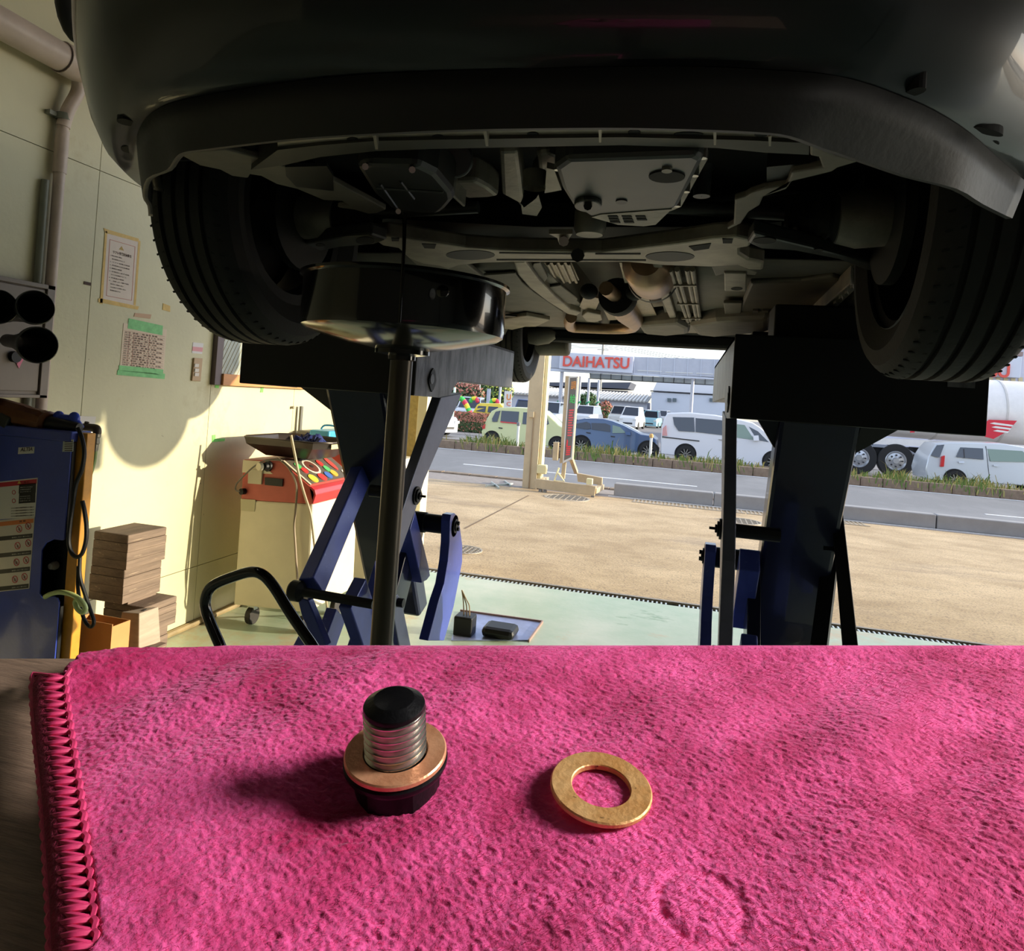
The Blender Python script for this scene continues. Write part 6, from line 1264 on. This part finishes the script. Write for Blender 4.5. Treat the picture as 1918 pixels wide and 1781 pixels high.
mf = bpy.data.meshes.new('fibres'); mf.vertices.add(nf*3); mf.vertices.foreach_set('co', fv.ravel()); mf.loops.add(nf*3); mf.loops.foreach_set('vertex_index', np.arange(nf*3)); mf.polygons.add(nf); mf.polygons.foreach_set('loop_start', np.arange(0, nf*3, 3)); mf.polygons.foreach_set('loop_total', np.full(nf, 3)); mf.update()
mf.materials.append(M('fibre_pink', (226, 62, 132), .7, var=.18, scale=30)); fo = bpy.data.objects.new('fibres', mf); COL.objects.link(fo); fo.parent = clo; fo['kind'] = 'stuff'; ORG[fo.name] = org
# hem strip and overlock stitches along the left edge
m_hem = M('hem_red', (150, 20, 66), .8, var=.2, scale=400, bump=.5, bscale=1500); m_thr = M('thread_pink', (210, 56, 108), .6, var=.12, scale=500)
hy = np.linspace(1785, 1262, 90); hxl = np.interp(-hy, -np.array(Ly), Lx)
hw = np.interp(-hy, [-1785, -1262], [80, 58])
rows = []
for y, xl2, w2 in zip(hy, hxl, hw):
    row = []
    for k in range(9):
        f = k/8; row.append(onC(xl2-4+f*w2, y+ (1-f)*4, .0030*math.sin(math.pi*min(.85, f*.9+.08))**.6-.0025*(f < .05)))
    rows.append(row)
MB().grid(rows).build('hem', m_hem, clo, smooth=True, solid=.0012)
yy = 1783.; k = 0
while yy > 1268:
    xl2 = float(np.interp(-yy, -np.array(Ly), Lx)); w2 = float(np.interp(-yy, [-1785, -1262], [80, 58])); stp = float(np.interp(-yy, [-1785, -1262], [25, 15.5]))
    a = onC(xl2-2, yy, .0010); b = onC(xl2+w2*.45, yy-stp*.30, .0038); c = onC(xl2+w2*.96, yy-stp*.5, .0030); d2 = onC(xl2+w2*.5, yy-stp*.78, .0038); e2 = onC(xl2-2, yy-stp, .0010)
    MB().tube(smoothpts([a, b, c], 3), .00062, 6).build('stitch', m_thr, clo, smooth=True)
    MB().tube(smoothpts([c, d2, e2], 3), .00055, 6).build('stitch', m_thr, clo, smooth=True)
    c2 = onC(float(np.interp(-(yy-stp), -np.array(Ly), Lx))+float(np.interp(-(yy-stp), [-1785, -1262], [80, 58]))*.96, yy-stp*1.5, .0030)
    MB().tube(smoothpts([c, (c+c2)/2+BN*.0006+RT*.0006, c2], 3), .00065, 6).build('edge_stitch', m_thr, clo, smooth=True)
    MB().tube(smoothpts([a, (a+e2)/2-RT*.0005, e2], 3), .0007, 6).build('edge_stitch', m_thr, clo, smooth=True)
    yy -= stp; k += 1
# ---- drain plug (stands head down) with its copper gasket
q0 = onC(741, 1405, HC-.1042); base = q0-BN*(HC-.1042)
m_ox = M('black_oxide', (24, 24, 27), .36, .6, bump=.05, bscale=900); m_thd = M('thread_steel', (206, 200, 190), .25, .95, var=.15, scale=300)
m_cop = M('copper', (232, 176, 136), .38, .45, col2=(214, 152, 112), scale=160, bump=.06, bscale=800, detail=6)
mixlayer(m_cop, (96, 62, 44), 420, .70, .76, (1, 1, 1), 2)
bolt = empty('drain_plug', base, 'black oil drain plug bolt standing head down on the pink cloth', 'bolt')
hz0 = -.0012; hd = .0070
hexr = .0088
def ringp(r, h, n=48, hexk=0.):
    out = []
    x, y = RT, BE
    for k in range(n):
        a = 2*math.pi*k/n; rr = r
        if hexk: s6 = math.cos(math.pi/6)/math.cos((a % (math.pi/3))-math.pi/6); rr = r*(1-hexk+hexk*s6)
        out.append(base+BN*h+(x*math.cos(a)+y*math.sin(a))*rr)
    return out
MB().loft([ringp(.0088, hz0, 48, .45), ringp(.0094, hz0+.0006, 48, .45), ringp(.0094, hd-.0022, 48, .45)]).build('head', m_ox, bolt, smooth=30)
MB().loft([ringp(.0095, hd-.0024), ringp(.0108, hd-.0018), ringp(.0112, hd-.001), ringp(.0112, hd-.0004), ringp(.0106, hd)]).build('flange', m_ox, bolt, smooth=35)
gz0 = hd; gth = .0014
# threaded shank: a true helix
r0, r1, pit = .0067, .0058, .00155; z0 = gz0+.0002; z1 = gz0+.0115; vs = []; NS = 40; turns = (z1-z0)/pit; NT = int(turns*NS)
sh_ = MB(); rings = []
prof = [(0, r1), (.15, r1), (.5, r0), (.62, r0), (.98, r1)]
pv = []
for i in range(NT+1):
    a = 2*math.pi*i/NS; dirv = RT*math.cos(a)+BE*math.sin(a); z = z0+pit*i/NS-pit*.5
    pv.append([base+BN*min(max(z+pit*f, z0-.001), z1)+dirv*r for f, r in prof])
sh_.loft(pv, caps=False, closed=False)
sh_.build('thread', m_thd, bolt, smooth=25)
MB().loft([ringp(r1-.0001, gz0-.0005), ringp(r1-.0001, z1)]).build('shank', m_thd, bolt)
MB().loft([ringp(.0062, z1-.0006), ringp(.0066, z1), ringp(.0066, z1+.0006), ringp(.0065, z1+.0009), ringp(.0044, z1+.0022), ringp(.0042, z1+.0023)]).build('tip', m_ox, bolt, smooth=30)
def washer(name, c, N_, ro, ri, th, mat, label):
    x, y = perp(N_); n = 72
    rg = lambda r, h: [c+N_*h+(x*math.cos(2*math.pi*k/n)+y*math.sin(2*math.pi*k/n))*r for k in range(n)]
    R_ = [rg(ri, .0001), rg(ri+.0002, 0), rg(ro-.0003, 0), rg(ro, .0003), rg(ro, th-.0003), rg(ro-.0003, th), rg(ri+.0002, th), rg(ri, th-.0002), rg(ri, .0001)]
    return MB().loft(R_, caps=False).build(name, mat, smooth=30, label=label, cat='washer')
washer('copper_gasket', base+BN*(gz0+.00005), BN, .0110, .0069, gth, m_cop, 'clean copper gasket sitting on the flange of the drain plug')
m_brs = M('worn_copper', (228, 184, 126), .45, .35, col2=(206, 150, 88), scale=130, bump=.1, bscale=600, detail=7)
mixlayer(m_brs, (92, 66, 40), 300, .66, .74, (1, 1, 1), 3); mixlayer(m_brs, (122, 96, 66), 90, .68, .72, (1, 1, 1), 5, (.2, 0, .1))
N2 = (BN+RT*.07+BE*.02).normalized(); wc = onC(1125, 1480, .0004)
washer('copper_washer', wc, N2, .0109, .0063, .0013, m_brs, 'used brassy copper washer lying flat and loose on the pink cloth')
# ---- added tripod light out of frame, put in to brighten the cloth
LP = V((.95, .42, 2.12)); aim = BP(.03, .11)
wl2 = empty('added_light', (LP.x, LP.y, 0), 'added tripod light put in to brighten the pink cloth', 'lamp')
dv_ = (aim-LP).normalized()
MB().lathe([(.001, -.08), (.05, -.08), (.07, -.04), (.085, .03), (.08, .03), (.06, -.03), (.001, -.035)], LP, dv_, 28).build('added_head', m_lblk, wl2, smooth=30)
MB().lathe([(.001, -.02), (.055, -.02), (.055, -.015), (.001, -.015)], LP, dv_, 24).build('led_disc', M('led_disc', (255, 246, 236), .4, emit=20.), wl2)
MB().cyl((LP.x+.05, LP.y, .45), (LP.x+.05, LP.y, LP.z), .014, n=12).build('pole', m_lblk, wl2, smooth=True)
for k in range(3):
    a = k*2.094+.5; MB().cyl((LP.x+.05, LP.y, .5), (LP.x+.05+.32*math.cos(a), LP.y+.32*math.sin(a), .01), .011, n=10).build('leg', m_lblk, wl2, smooth=True)
sp_ = bpy.data.lights.new('added_light_beam', 'SPOT'); sp_.energy = ADDED_LIGHT; sp_.spot_size = math.radians(52); sp_.spot_blend = .6; sp_.shadow_soft_size = .19; sp_.color = (1, .96, .92)
so2 = bpy.data.objects.new('added_light_beam', sp_); COL.objects.link(so2); so2.parent = wl2; so2.location = LP+dv_*.035-wl2.location; so2.rotation_euler = (-dv_).to_track_quat('Z', 'Y').to_euler()
